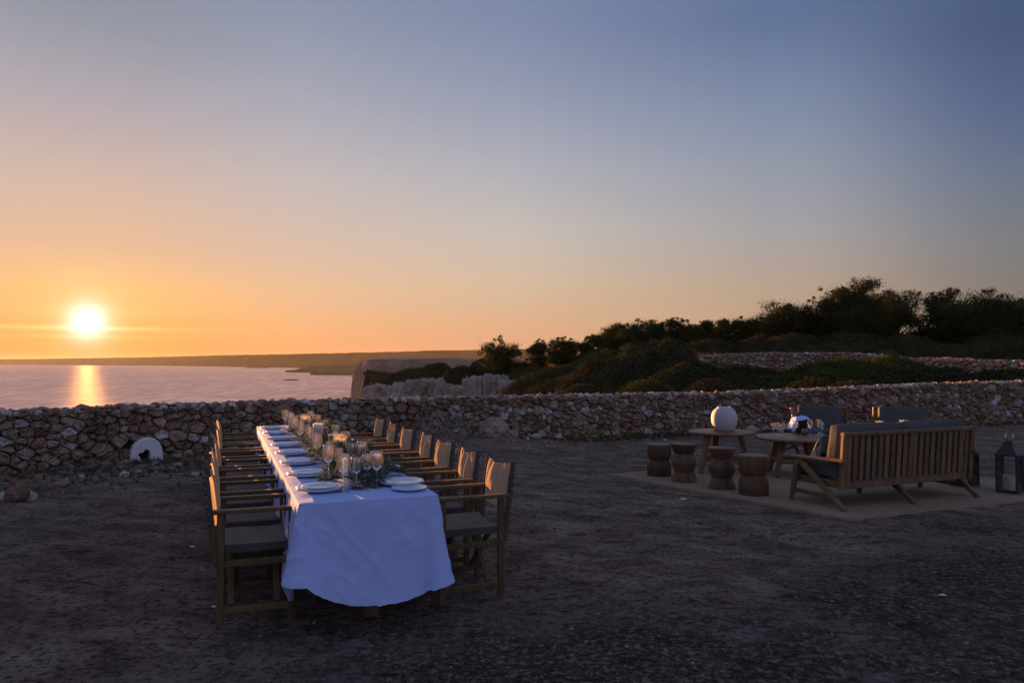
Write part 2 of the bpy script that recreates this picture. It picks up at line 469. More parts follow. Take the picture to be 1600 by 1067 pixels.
def glass_mat(name, tint=(0.97, 0.98, 0.98), ior=1.5, gain=1.0, base=0.03, rough=0.02, film=0.016):
    """thin clear glass: fresnel reflection over a see-through pane, with the faint film real glassware has"""
    m, nt, N, L, b = new_mat(name)
    N.remove(b)
    fr = N.new('ShaderNodeFresnel'); fr.inputs[0].default_value = ior
    f = mth(nt, 'ADD', mth(nt, 'MULTIPLY', fr.outputs[0], gain), base, clamp=True)
    tr = N.new('ShaderNodeBsdfTransparent'); tr.inputs[0].default_value = (*tint, 1)
    gl = N.new('ShaderNodeBsdfGlossy'); gl.inputs['Roughness'].default_value = rough
    mx = N.new('ShaderNodeMixShader'); L.new(f, mx.inputs[0]); L.new(tr.outputs[0], mx.inputs[1]); L.new(gl.outputs[0], mx.inputs[2])
    df = N.new('ShaderNodeBsdfTranslucent'); df.inputs[0].default_value = (0.8, 0.8, 0.8, 1)
    mx2 = N.new('ShaderNodeMixShader'); mx2.inputs[0].default_value = film
    L.new(mx.outputs[0], mx2.inputs[1]); L.new(df.outputs[0], mx2.inputs[2])
    L.new(mx2.outputs[0], N['Material Output'].inputs[0])
    return m
M['glass'] = glass_mat('glass', gain=1.7, base=0.04, film=0.015)
M['stem_glass'] = glass_mat('stem_glass', gain=1.6, base=0.45, rough=0.14)
M['hurricane_glass'] = glass_mat('hurricane_glass', (0.95, 0.94, 0.91), gain=1.3, base=0.05, rough=0.04, film=0.06)
M['pane'] = glass_mat('pane', (0.99, 0.99, 0.99), base=0.012)

def stone_mat(name, use_attr=True, scale=1.0):
    m, nt, N, L, b = new_mat(name)
    t = attr(nt, 'tint').outputs['Fac'] if use_attr else rnd(nt)
    v = coords(nt, 'World', (scale, scale, scale))
    c = ramp(nt, t, [(0.0, (0.196, 0.101, 0.063)), (0.16, (0.368, 0.196, 0.124)), (0.34, (0.299, 0.201, 0.147)), (0.5, (0.460, 0.305, 0.213)),
                     (0.66, (0.517, 0.385, 0.293)), (0.80, (0.529, 0.448, 0.362)), (0.90, (0.644, 0.609, 0.586)), (1.0, (0.800, 0.793, 0.800))])
    n1 = noise(nt, v, 9, 6, 0.65, 0.6); n2 = noise(nt, v, 34, 5, 0.7); n3 = noise(nt, v, 3.2, 3)
    c = mixc(nt, ramp(nt, n1, [(0.40, (0, 0, 0)), (0.62, (0.6, 0.6, 0.6))]), c, (0.13, 0.078, 0.052))
    c = mixc(nt, ramp(nt, n2, [(0.52, (0, 0, 0)), (0.68, (0.85, 0.85, 0.85))]), c, (0.46, 0.40, 0.35))
    c = mixc(nt, ramp(nt, n2, [(0.34, (0.8, 0.8, 0.8)), (0.44, (0, 0, 0))]), c, (0.09, 0.055, 0.038))
    c = mixc(nt, ramp(nt, n3, [(0.55, (0, 0, 0)), (0.8, (0.45, 0.45, 0.45))]), c, (0.19, 0.15, 0.085))
    L.new(c, b.inputs['Base Color']); b.inputs['Roughness'].default_value = 0.92; b.inputs['Specular IOR Level'].default_value = 0.0
    h = mth(nt, 'ADD', mth(nt, 'MULTIPLY', n1, 1.0), mth(nt, 'MULTIPLY', n2, 0.45))
    bump(nt, b, h, 1.0, 0.06 / scale)
    return m
M['stone'] = stone_mat('stone')
M['far_stone'] = stone_mat('far_stone', True, 0.5)
M['wall_core'] = simple('wall_core', (0.045, 0.028, 0.020), 1.0, var=0.3, scale=9, spec=0.0)

def cliff_mat(name, a, c_, g, sc=0.25, streak=(1, 1, 0.25)):
    m, nt, N, L, b = new_mat(name)
    v = coords(nt, 'World', streak); v2 = coords(nt, 'World')
    n1 = noise(nt, v, sc, 6, 0.65, 0.8); n2 = noise(nt, v2, sc * 5, 5, 0.7); n3 = noise(nt, v2, sc * 0.5, 3)
    c = ramp(nt, n1, [(0.30, a), (0.5, c_), (0.72, g)])
    c = mixc(nt, ramp(nt, n2, [(0.5, (0, 0, 0)), (0.72, (0.6, 0.6, 0.6))]), c, tuple(x * 0.45 for x in a))
    c = mixc(nt, ramp(nt, n3, [(0.55, (0, 0, 0)), (0.7, (0.5, 0.5, 0.5))]), c, (0.07, 0.075, 0.04))
    L.new(c, b.inputs['Base Color']); b.inputs['Roughness'].default_value = 0.95; b.inputs['Specular IOR Level'].default_value = 0.0
    bump(nt, b, mth(nt, 'ADD', n1, mth(nt, 'MULTIPLY', n2, 0.5)), 1.0, 1.2)
    return m
M['cliff'] = cliff_mat('cliff', (0.24, 0.155, 0.10), (0.40, 0.28, 0.19), (0.47, 0.37, 0.285))
M['pale_rock'] = cliff_mat('pale_rock', (0.27, 0.235, 0.205), (0.46, 0.425, 0.39), (0.57, 0.545, 0.52), 0.45, (1, 1, 0.4))

def leaf_mat(name, dark, light, sc=0.5, trans=0.25, brown=None):
    m, nt, N, L, b = new_mat(name)
    v = coords(nt, 'World'); n1 = noise(nt, v, sc, 4, 0.6); n2 = noise(nt, v, sc * 9, 2)
    f = mth(nt, 'ADD', mth(nt, 'MULTIPLY', n1, 0.6), mth(nt, 'MULTIPLY', n2, 0.4))
    c = ramp(nt, f, [(0.36, dark), (0.64, light)])
    if brown:
        c = mixc(nt, ramp(nt, noise(nt, v, sc * 0.7, 2), [(0.54, (0, 0, 0)), (0.68, (0.5, 0.5, 0.5))]), c, brown)
    L.new(c, b.inputs['Base Color']); b.inputs['Roughness'].default_value = 0.7; b.inputs['Specular IOR Level'].default_value = 0.0
    tr = N.new('ShaderNodeBsdfTranslucent'); L.new(c, tr.inputs[0])
    mx = N.new('ShaderNodeMixShader'); mx.inputs[0].default_value = trans
    L.new(b.outputs[0], mx.inputs[1]); L.new(tr.outputs[0], mx.inputs[2]); L.new(mx.outputs[0], N['Material Output'].inputs[0])
    return m
M['pine_leaf'] = leaf_mat('pine_leaf', (0.024, 0.031, 0.012), (0.062, 0.070, 0.028), 0.35, 0.12, (0.055, 0.038, 0.022))
M['scrub_leaf'] = leaf_mat('scrub_leaf', (0.024, 0.027, 0.013), (0.066, 0.064, 0.030), 0.7, 0.08, (0.062, 0.042, 0.027))
M['scrub_green'] = leaf_mat('scrub_green', (0.030, 0.038, 0.013), (0.080, 0.086, 0.030), 0.7, 0.10)
M['heath_leaf'] = leaf_mat('heath_leaf', (0.028, 0.025, 0.014), (0.070, 0.060, 0.030), 0.8, 0.08, (0.05, 0.05, 0.022))
M['olive_leaf'] = leaf_mat('olive_leaf', (0.030, 0.045, 0.020), (0.20, 0.225, 0.18), 9.0, 0.15)
M['grass'] = leaf_mat('grass', (0.05, 0.065, 0.024), (0.13, 0.12, 0.05), 2.0, 0.3)
M['dry_grass'] = leaf_mat('dry_grass', (0.12, 0.10, 0.05), (0.26, 0.20, 0.11), 1.0, 0.3)

def ground_mat():
    m, nt, N, L, b = new_mat('packed_earth')
    v = coords(nt, 'World'); vs = coords(nt, 'World', (1, 1, 1), (0, 0, R(22)))
    vst = nt.nodes.new('ShaderNodeMapping'); vst.inputs['Scale'].default_value = (0.75, 1.35, 1); L.new(vs, vst.inputs[0]); vst = vst.outputs[0]
    big = noise(nt, v, 0.42, 4, 0.6, 0.6); mid = noise(nt, vst, 2.2, 6, 0.68, 0.5); fine = noise(nt, v, 24, 6, 0.75); grit = noise(nt, v, 110, 3, 0.8)
    dust = ramp(nt, mid, [(0.36, (0.155, 0.112, 0.086)), (0.48, (0.265, 0.195, 0.152)), (0.56, (0.34, 0.258, 0.205)), (0.66, (0.47, 0.375, 0.31))])
    tar = ramp(nt, fine, [(0.38, (0.022, 0.018, 0.015)), (0.50, (0.072, 0.056, 0.045)), (0.57, (0.19, 0.15, 0.125)), (0.64, (0.42, 0.35, 0.31))])
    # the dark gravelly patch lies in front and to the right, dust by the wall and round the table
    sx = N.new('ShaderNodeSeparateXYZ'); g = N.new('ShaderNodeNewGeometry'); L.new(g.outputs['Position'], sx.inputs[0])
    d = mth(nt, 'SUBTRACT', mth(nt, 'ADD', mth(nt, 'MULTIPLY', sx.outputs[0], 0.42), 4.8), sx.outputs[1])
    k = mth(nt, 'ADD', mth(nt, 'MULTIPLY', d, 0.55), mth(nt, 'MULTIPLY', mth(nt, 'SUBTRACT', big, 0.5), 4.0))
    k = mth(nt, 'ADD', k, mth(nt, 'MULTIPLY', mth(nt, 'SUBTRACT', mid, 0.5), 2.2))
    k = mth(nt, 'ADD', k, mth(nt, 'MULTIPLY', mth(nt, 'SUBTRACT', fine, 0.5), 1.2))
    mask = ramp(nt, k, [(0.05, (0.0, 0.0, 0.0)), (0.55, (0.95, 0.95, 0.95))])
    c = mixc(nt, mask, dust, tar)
    c = mixc(nt, ramp(nt, fine, [(0.41, (0.9, 0.9, 0.9)), (0.49, (0, 0, 0))]), c, (0.050, 0.036, 0.030))
    c = mixc(nt, ramp(nt, grit, [(0.55, (0, 0, 0)), (0.64, (0.85, 0.85, 0.85))]), c, (0.38, 0.295, 0.235))
    vo = N.new('ShaderNodeTexVoronoi'); vo.feature = 'DISTANCE_TO_EDGE'; vo.inputs['Scale'].default_value = 0.75
    wv = N.new('ShaderNodeVectorMath'); wv.operation = 'ADD'; L.new(v, wv.inputs[0])
    nz_ = N.new('ShaderNodeTexNoise'); nz_.inputs['Scale'].default_value = 2.6; nz_.inputs['Detail'].default_value = 6; L.new(v, nz_.inputs['Vector']); L.new(nz_.outputs['Color'], wv.inputs[1])
    L.new(wv.outputs[0], vo.inputs['Vector'])
    crk = ramp(nt, vo.outputs['Distance'], [(0.0, (0.8, 0.8, 0.8)), (0.018, (0, 0, 0))])
    crk = mth(nt, 'MULTIPLY', crk, ramp(nt, noise(nt, v, 1.1, 3), [(0.48, (0, 0, 0)), (0.60, (1, 1, 1))]))
    c = mixc(nt, crk, c, (0.05, 0.036, 0.03))
    # pale spilled cement
    sp = noise(nt, v, 0.8, 6, 0.72, 1.4)
    c = mixc(nt, ramp(nt, sp, [(0.60, (0, 0, 0)), (0.70, (0.45, 0.45, 0.45))]), c, (0.38, 0.345, 0.33))
    c = mixc(nt, ramp(nt, noise(nt, v, 0.33, 5, 0.65, 0.8), [(0.40, (0.25, 0.25, 0.25)), (0.56, (0, 0, 0))]), c, (0.085, 0.066, 0.056))
    L.new(c, b.inputs['Base Color']); b.inputs['Roughness'].default_value = 0.95; b.inputs['Specular IOR Level'].default_value = 0.0
    scf = noise(nt, coords(nt, 'World', (1.5, 2.6, 1), (0, 0, R(35))), 2.2, 7, 0.74, 1.6)
    c = mixc(nt, ramp(nt, scf, [(0.38, (0.7, 0.7, 0.7)), (0.46, (0, 0, 0))]), c, (0.050, 0.036, 0.027))
    c = mixc(nt, ramp(nt, scf, [(0.56, (0, 0, 0)), (0.66, (0.45, 0.45, 0.45))]), c, (0.38, 0.285, 0.215))
    L.new(c, b.inputs['Base Color'])
    h = mth(nt, 'ADD', mth(nt, 'MULTIPLY', fine, 1.0), mth(nt, 'MULTIPLY', grit, 0.35))
    h = mth(nt, 'ADD', h, mth(nt, 'MULTIPLY', scf, 1.0))
    h = mth(nt, 'ADD', h, mth(nt, 'MULTIPLY', mid, 1.3))
    bump(nt, b, h, 1.0, 0.045)
    return m
M['earth'] = ground_mat()

def hill_mat():
    m, nt, N, L, b = new_mat('scrubland')
    v = coords(nt, 'World'); n1 = noise(nt, v, 0.25, 6, 0.65); n2 = noise(nt, v, 2.2, 5, 0.7)
    c = ramp(nt, n1, [(0.36, (0.055, 0.058, 0.028)), (0.5, (0.10, 0.085, 0.045)), (0.62, (0.15, 0.115, 0.07)), (0.72, (0.26, 0.22, 0.18))])
    c = mixc(nt, ramp(nt, n2, [(0.42, (0.8, 0.8, 0.8)), (0.6, (0, 0, 0))]), c, (0.05, 0.052, 0.026))
    L.new(c, b.inputs['Base Color']); b.inputs['Roughness'].default_value = 0.95; b.inputs['Specular IOR Level'].default_value = 0.0
    bump(nt, b, n2, 1.0, 0.5); return m
M['scrubland'] = hill_mat()

def sea_mat():
    m, nt, N, L, b = new_mat('sea_water'); N.remove(b)
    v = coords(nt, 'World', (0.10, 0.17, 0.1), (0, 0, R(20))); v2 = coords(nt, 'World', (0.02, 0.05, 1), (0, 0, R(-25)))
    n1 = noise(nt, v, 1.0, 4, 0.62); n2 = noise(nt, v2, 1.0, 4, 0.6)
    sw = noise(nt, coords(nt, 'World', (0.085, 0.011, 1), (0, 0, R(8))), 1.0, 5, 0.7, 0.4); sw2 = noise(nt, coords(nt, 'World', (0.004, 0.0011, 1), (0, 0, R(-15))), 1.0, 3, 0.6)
    cs = ramp(nt, mth(nt, 'ADD', mth(nt, 'MULTIPLY', sw, 0.8), mth(nt, 'MULTIPLY', sw2, 0.2)), [(0.36, (0.38, 0.345, 0.325)), (0.5, (0.55, 0.50, 0.465)), (0.62, (0.80, 0.73, 0.68))])  # ripple tones painted in for wave facets reflecting the sky
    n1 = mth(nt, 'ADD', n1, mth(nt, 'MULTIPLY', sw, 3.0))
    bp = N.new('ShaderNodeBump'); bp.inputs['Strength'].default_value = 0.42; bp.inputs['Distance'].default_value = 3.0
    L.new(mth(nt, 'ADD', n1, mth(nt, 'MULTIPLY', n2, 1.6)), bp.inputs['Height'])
    body = N.new('ShaderNodeBsdfDiffuse'); body.inputs[0].default_value = (0.56, 0.455, 0.395, 1); L.new(cs, body.inputs[0]); L.new(bp.outputs[0], body.inputs['Normal'])  # diffuse colour stands in for the reflected sky
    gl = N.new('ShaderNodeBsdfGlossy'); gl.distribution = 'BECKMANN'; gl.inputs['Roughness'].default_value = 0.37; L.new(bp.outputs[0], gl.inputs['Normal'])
    mx = N.new('ShaderNodeMixShader'); mx.inputs[0].default_value = 0.0022; gl.inputs[0].default_value = (1.0, 0.86, 0.55, 1); L.new(body.outputs[0], mx.inputs[1]); L.new(gl.outputs[0], mx.inputs[2])  # golden tint on the gloss colours the sun's glitter
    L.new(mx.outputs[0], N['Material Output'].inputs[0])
    return m
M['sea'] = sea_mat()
M['coast'] = simple('coast', (0.075, 0.045, 0.028), 0.95, var=0.35, scale=0.004, spec=0.0)
M['coast_near'] = simple('coast_near', (0.13, 0.088, 0.055), 0.95, var=0.4, scale=0.012, spec=0.0)

def rug_mat():
    m, nt, N, L, b = new_mat('jute')
    v = coords(nt, 'Object', (1, 1, 1)); 
    w1 = N.new('ShaderNodeTexWave'); w1.inputs['Scale'].default_value = 34; w1.inputs['Distortion'].default_value = 1.5; L.new(v, w1.inputs[0])
    n1 = noise(nt, coords(nt, 'Object', (1, 6, 1)), 9, 5, 0.7); n2 = noise(nt, v, 90, 3)
    c = ramp(nt, n1, [(0.3, (0.24, 0.175, 0.115)), (0.7, (0.42, 0.325, 0.225))])
    c = mixc(nt, ramp(nt, n2, [(0.5, (0, 0, 0)), (0.75, (0.6, 0.6, 0.6))]), c, (0.14, 0.10, 0.07))
    L.new(c, b.inputs['Base Color']); b.inputs['Roughness'].default_value = 0.95; b.inputs['Specular IOR Level'].default_value = 0.0
    bump(nt, b, mth(nt, 'ADD', w1.outputs['Fac'], n2), 0.6, 0.006); return m
M['jute'] = rug_mat()
# ------------------------------------------------------------------ the terrace wall's line
def catmull(P, step=0.06):
    P = [np.array(p, float) for p in P]; out = []
    for i in range(len(P) - 1):
        p0 = P[max(i - 1, 0)]; p1 = P[i]; p2 = P[i + 1]; p3 = P[min(i + 2, len(P) - 1)]
        n = max(2, int(np.linalg.norm(p2 - p1) / step))
        for k in range(n):
            t = k / n
            out.append(0.5 * ((2 * p1) + (-p0 + p2) * t + (2 * p0 - 5 * p1 + 4 * p2 - p3) * t * t + (-p0 + 3 * p1 - 3 * p2 + p3) * t ** 3))
    out.append(P[-1]); out = np.array(out)
    s = np.concatenate([[0], np.cumsum(np.linalg.norm(np.diff(out, axis=0), axis=1))])
    return out, s
class Path:
    def __init__(self, P, step=0.06):
        self.p, self.s = catmull(P, step); self.L = self.s[-1]
        d = np.gradient(self.p, axis=0); d /= np.linalg.norm(d, axis=1, keepdims=True)
        self.n = np.stack([d[:, 1], -d[:, 0]], 1)     # towards the terrace
    def at(self, s):
        s = np.asarray(s, float)
        p = np.stack([np.interp(s, self.s, self.p[:, k]) for k in (0, 1)], -1)
        n = np.stack([np.interp(s, self.s, self.n[:, k]) for k in (0, 1)], -1)
        return p, n
    def sdist(self, X, Y):
        Q = np.stack([X, Y], 1); best = np.full(len(Q), 1e9); idx = np.zeros(len(Q), int)
        pp = self.p[::3]; nn = self.n[::3]
        for a in range(0, len(Q), 20000):
            d2 = ((Q[a:a + 20000, None, :] - pp[None]) ** 2).sum(2)
            j = d2.argmin(1); idx[a:a + 20000] = j; best[a:a + 20000] = np.sqrt(d2[np.arange(len(j)), j])
        sg = ((Q - pp[idx]) * nn[idx]).sum(1)
        return np.where(sg >= 0, best, -best)
WALL = Path([(-14.5, -1.0), (-11.5, 4.2), (-8.7, 7.6), (-6.73, 9.67), (-5.45, 11.0), (-4.5, 11.75), (-3.2, 12.6), (-1.8, 13.3), (1.26, 14.6), (3.35, 15.4), (8.0, 17.0), (12.6, 18.3), (17.0, 19.5), (24.0, 21.0)])
def wall_h(s):
    p, n_ = WALL.at(s)
    return 0.90 + 0.18 * sstep(4, 13, p[..., 0])

# ------------------------------------------------------------------ ground of the terrace
def axis(segs):
    out = []
    for a, b_, n_ in segs: out += list(np.linspace(a, b_, n_, endpoint=False))
    out.append(segs[-1][1]); return np.array(out)
gx = axis([(-30, -9, 40), (-9, 8, 330), (8, 14, 90), (14, 34, 30)])
gy = axis([(-25, 1.8, 40), (1.8, 6.5, 170), (6.5, 12, 130), (12, 19.5, 120), (19.5, 30, 20)])
GX, GY = np.meshgrid(gx, gy, indexing='ij'); fx, fy = GX.ravel(), GY.ravel()
sd = WALL.sdist(fx, fy)
P3 = np.stack([fx, fy, np.zeros_like(fx)], 1)
relief = 0.014 * fbm(P3, 0.9, 3, 5) + 0.008 * fbm(P3, 5.5, 3, 9) * sstep(0.4, -0.4, fy - 4.4 - 0.42 * fx + 1.5 * fbm(P3, 0.6, 2, 4)) + 0.004 * fbm(P3, 9, 2, 11)
relief = np.minimum(relief, 0.012) - 0.006
leftness = sstep(-2.5, -5.5, fx)
wid = 0.30 + 0.75 * leftness + 0.15 * fbm(P3, 0.8, 2, 21)
bank = (0.07 + 0.05 * leftness) * np.exp(-np.maximum(sd, 0) / np.maximum(wid, 0.1) * 1.3) * (1 + 0.35 * fbm(P3, 2.0, 3, 31))
slump = 0.34 * np.exp(-(((fx + 1.35) / 1.35) ** 2 + ((fy - 13.55) / 0.62) ** 2)) * (0.9 + 0.75 * fbm(P3, 2.2, 4, 37))
slump += 0.24 * np.exp(-(((fx + 6.9) / 0.75) ** 2 + ((fy - 8.75) / 0.4) ** 2)) * (1 + 0.4 * fbm(P3, 4, 3, 39))
gz = relief + np.maximum(bank, 0) + np.maximum(slump, 0)
gz = np.where(sd < -0.25, -5.0, gz)
V = np.stack([fx, fy, gz], 1)
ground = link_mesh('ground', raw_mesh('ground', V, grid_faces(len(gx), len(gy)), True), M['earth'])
tag(ground, kind='structure')
def ground_z(x, y):
    i = np.abs(gx - x).argmin(); j = np.abs(gy - y).argmin(); return float(gz[i * len(gy) + j])

# ------------------------------------------------------------------ dry-stone masonry
def pack_stones(L, hfun, radii, ax=0.74, z0=-0.06, seed=3, tries=4500):
    rng = np.random.default_rng(seed); pts = np.zeros((0, 2)); rr = np.zeros(0)
    for (r, cnt, lowbias) in radii:
        t = 0; placed = 0
        while t < tries and placed < cnt:
            t += 1
            s = rng.uniform(0, L); h = float(hfun(s)); z = z0 + (h - z0) * (rng.uniform(0, 1) ** lowbias)
            rad = r * rng.uniform(0.85, 1.2); p = np.array([s * ax, z])
            if len(pts):
                near = np.abs(pts[:, 0] - p[0]) < 0.5
                if near.any():
                    d = np.hypot(*(pts[near] - p).T)
                    if (d < (rr[near] + rad) * 0.93).any(): continue
            pts = np.vstack([pts, p]); rr = np.append(rr, rad); placed += 1
    cells = []; pl = pts.tolist(); rl = rr.tolist()
    for i in range(len(pts)):
        px_, pz_ = pl[i]; w_ = 0.34
        poly = [(px_ - w_, pz_ - w_), (px_ + w_, pz_ - w_), (px_ + w_, pz_ + w_), (px_ - w_, pz_ + w_)]
        lim = [(0.0, 1.0, float(hfun(px_ / ax))), (0.0, -1.0, 0.05 - z0)]
        d2 = ((pts - pts[i]) ** 2).sum(1); nb = np.argpartition(d2, 22)[:23]
        for j in nb.tolist():
            if j == i: continue
            ex, ez = pl[j][0] - px_, pl[j][1] - pz_
            if ex * ex + ez * ez < 1e-9: continue
            lim.append((ex, ez, (pl[j][0] ** 2 + pl[j][1] ** 2 - px_ * px_ - pz_ * pz_ - rl[j] ** 2 + rl[i] ** 2) / 2))
        for nx_, nz_, c_ in lim:
            out = []; m_ = len(poly)
            for k in range(m_):
                a_, b_ = poly[k], poly[(k + 1) % m_]; da = a_[0] * nx_ + a_[1] * nz_ - c_; db = b_[0] * nx_ + b_[1] * nz_ - c_
                if da <= 0: out.append(a_)
                if (da < 0) != (db < 0):
                    t_ = da / (da - db); out.append((a_[0] + (b_[0] - a_[0]) * t_, a_[1] + (b_[1] - a_[1]) * t_))
            poly = out
            if len(poly) < 3: break
        if len(poly) >= 3:
            poly = np.array(poly); poly[:, 0] /= ax
            cells.append(poly)
    return cells

def stone_geo(poly, rng, gap=0.0055, depth=0.09, proud=0.035, nmin=12):
    """a dressed-by-nature block: rounded outline, bulging uneven face (s, z, out)"""
    c0 = poly.mean(0)
    def chaikin(Q): return np.stack([Q * 0.86 + np.roll(Q, -1, 0) * 0.14, Q * 0.14 + np.roll(Q, -1, 0) * 0.86], 1).reshape(-1, 2)
    Q = chaikin(poly)
    if len(Q) < nmin: Q = chaikin(Q)
    keep = np.linalg.norm(Q - np.roll(Q, 1, 0), axis=1) > 0.004
    if keep.sum() >= 5: Q = Q[keep]
    size = math.sqrt(max(1e-6, abs(np.cross(Q, np.roll(Q, -1, 0)).sum()) / 2))
    g = min(gap, size * 0.12); Rr = Q - c0; ln = np.linalg.norm(Rr, axis=1, keepdims=True)
    poly_wob = 1 + 0.07 * np.sin(np.arange(len(Q)) * rng.uniform(1.2, 2.6) + rng.uniform(0, 6))
    Rr = Rr * poly_wob[:, None] * np.maximum(0.5, 1 - g / np.maximum(ln, 1e-6)) * (1 + rng.normal(0, 0.035, (len(Q), 1)))
    n = len(Q); pr = proud * rng.uniform(0.0, 1.7); tilt = rng.normal(0, 0.22, 2); V = []
    for sc, o in ((1.0, -depth), (1.0, -0.012), (0.90, pr * 0.65), (0.58, pr)):
        q_ = c0 + Rr * sc; oo = np.full(n, o) + ((Rr * sc) @ tilt if o > -0.05 else 0)
        if o > -0.01: oo = oo + rng.normal(0, 0.27, n) * min(0.07, size * 0.5) * (1.0 if sc > 0.7 else 0.8)
        V.append(np.column_stack([q_, oo]))
    V.append(np.array([[c0[0], c0[1], pr * 1.05 + rng.normal(0, 0.006)]])); V = np.vstack(V)
    Fc = []
    for k in range(3):
        for i in range(n):
            j = (i + 1) % n; Fc.append([k * n + i, k * n + j, (k + 1) * n + j, (k + 1) * n + i])
    for i in range(n): Fc.append([3 * n + i, 3 * n + (i + 1) % n, 4 * n])
    return V, Fc, size

def set_tint(me, vals):
    a_ = me.attributes.new('tint', 'FLOAT', 'POINT'); a_.data.foreach_set('value', np.ascontiguousarray(vals, dtype=np.float32))
def pick_tint(rng, pale=0.13):
    return rng.uniform(0.86, 1.0) if rng.uniform() < pale else rng.beta(2.0, 2.0) * 0.86

def wall_point(path, s, z, out, batter=0.07, zb=0.0):
    p, n_ = path.at(s); o = np.asarray(out) - batter * np.maximum(np.asarray(z), 0)
    return np.column_stack([p[:, 0] + n_[:, 0] * o, p[:, 1] + n_[:, 1] * o, np.asarray(z) + zb])

wall_rng = np.random.default_rng(12)
wall_t = empty('stone_wall', (0, 13.5, 0), 0, 'long low dry-stone wall of reddish rubble closing off the terrace', 'wall')
WOFF = np.array([0, 13.5, 0])
ARCH_C = WALL.s[np.argmin(np.hypot(*(WALL.p - np.array([-5.42, 11.02])).T))]
cells = pack_stones(WALL.L, lambda s: wall_h(s) - 0.05, [(0.115, 14, 1.8), (0.082, 80, 1.5), (0.059, 380, 1.2), (0.043, 1300, 1.0), (0.030, 3000, 0.95)], seed=4, tries=5200)
st = []
for poly in cells:
    c0 = poly.mean(0)
    if abs(c0[0] - ARCH_C) < 0.20 and c0[1] < 0.33: continue
    Vs, Fs, size = stone_geo(poly, wall_rng)
    W = wall_point(WALL, Vs[:, 0], Vs[:, 1], Vs[:, 2])
    ctr = W.mean(0); pxx = 800 + F_PX * ctr[0] / max(ctr[1], 0.5)
    vis = (size * F_PX / max(ctr[1], 0.5)) if -40 < pxx < 1640 and ctr[1] > 2 else 0
    st.append((vis, W, Fs, ctr, size, pick_tint(wall_rng, 0.08)))
st.sort(key=lambda t: -t[0])
for vis, W, Fs, ctr, size, tint in st[:300]:
    me = raw_mesh('stone', W - ctr, Fs); set_tint(me, np.full(len(W), tint))
    link_mesh('stone', me, M['stone'], wall_t, loc=ctr - WOFF)
def join_geo(items):
    VV, FF, TT = [], [], []; b0 = 0
    for W, Fs, tint in items:
        VV.append(W); FF += [[i + b0 for i in f] for f in Fs]; TT.append(np.full(len(W), tint)); b0 += len(W)
    return np.vstack(VV), FF, np.concatenate(TT)
VV, FF, TT = join_geo([(W - WOFF, Fs, tint) for vis, W, Fs, ctr, size, tint in st[300:]])
me = raw_mesh('smaller_stones', VV, FF); set_tint(me, TT); tag(link_mesh('smaller_stones', me, M['stone'], wall_t), kind='stuff')
# the earth-filled heart of the wall
ss = np.linspace(0, WALL.L, 240); prof = [(-0.055, -0.4), (-0.055, 0.80), (-0.10, 0.86), (-0.50, 0.86), (-0.55, -0.6)]
V = []
for (o, z) in prof:
    zz_ = np.full_like(ss, z) + (wall_h(ss) - 0.90 if z > 0 else 0); V.append(wall_point(WALL, ss, zz_, np.full_like(ss, o)) - WOFF)
V = np.stack(V, 1).reshape(-1, 3)
link_mesh('wall_core', raw_mesh('wall_core', V, grid_faces(len(ss), len(prof))), M['wall_core'], wall_t)
# rubble laid loose along the top
items = []; k = 0; sv = 0.0
while sv < WALL.L:
    for o in (0.0, -0.14, -0.28, -0.42):
        if wall_rng.uniform() < 0.12: continue
        sz = wall_rng.uniform(0.040, 0.082) * (1.25 if wall_rng.uniform() < 0.1 else 1)
        Vb, Fb = blob(wall_rng, (sz * wall_rng.uniform(0.9, 1.5), sz * wall_rng.uniform(0.8, 1.2), sz * wall_rng.uniform(0.55, 0.95)), 1, 0.25)
        s0 = sv + wall_rng.uniform(-0.06, 0.06); p, n_ = WALL.at(np.array([s0])); a_ = wall_rng.uniform(0, 6.28)
        ca, sa = math.cos(a_), math.sin(a_); Vr = Vb.copy(); Vr[:, 0] = Vb[:, 0] * ca - Vb[:, 1] * sa; Vr[:, 1] = Vb[:, 0] * sa + Vb[:, 1] * ca
        oo = o - 0.07 + wall_rng.uniform(-0.05, 0.05)
        ctr = np.array([p[0, 0] + n_[0, 0] * oo, p[0, 1] + n_[0, 1] * oo, float(wall_h(s0)) - 0.048 + wall_rng.uniform(-0.015, 0.012)])
        items.append((Vr + ctr - WOFF, Fb.tolist(), pick_tint(wall_rng, 0.28)))
    sv += 0.105
VV, FF, TT = join_geo(items); me = raw_mesh('coping_rubble', VV, FF); set_tint(me, TT)
tag(link_mesh('coping_rubble', me, M['stone'], wall_t), kind='stuff')
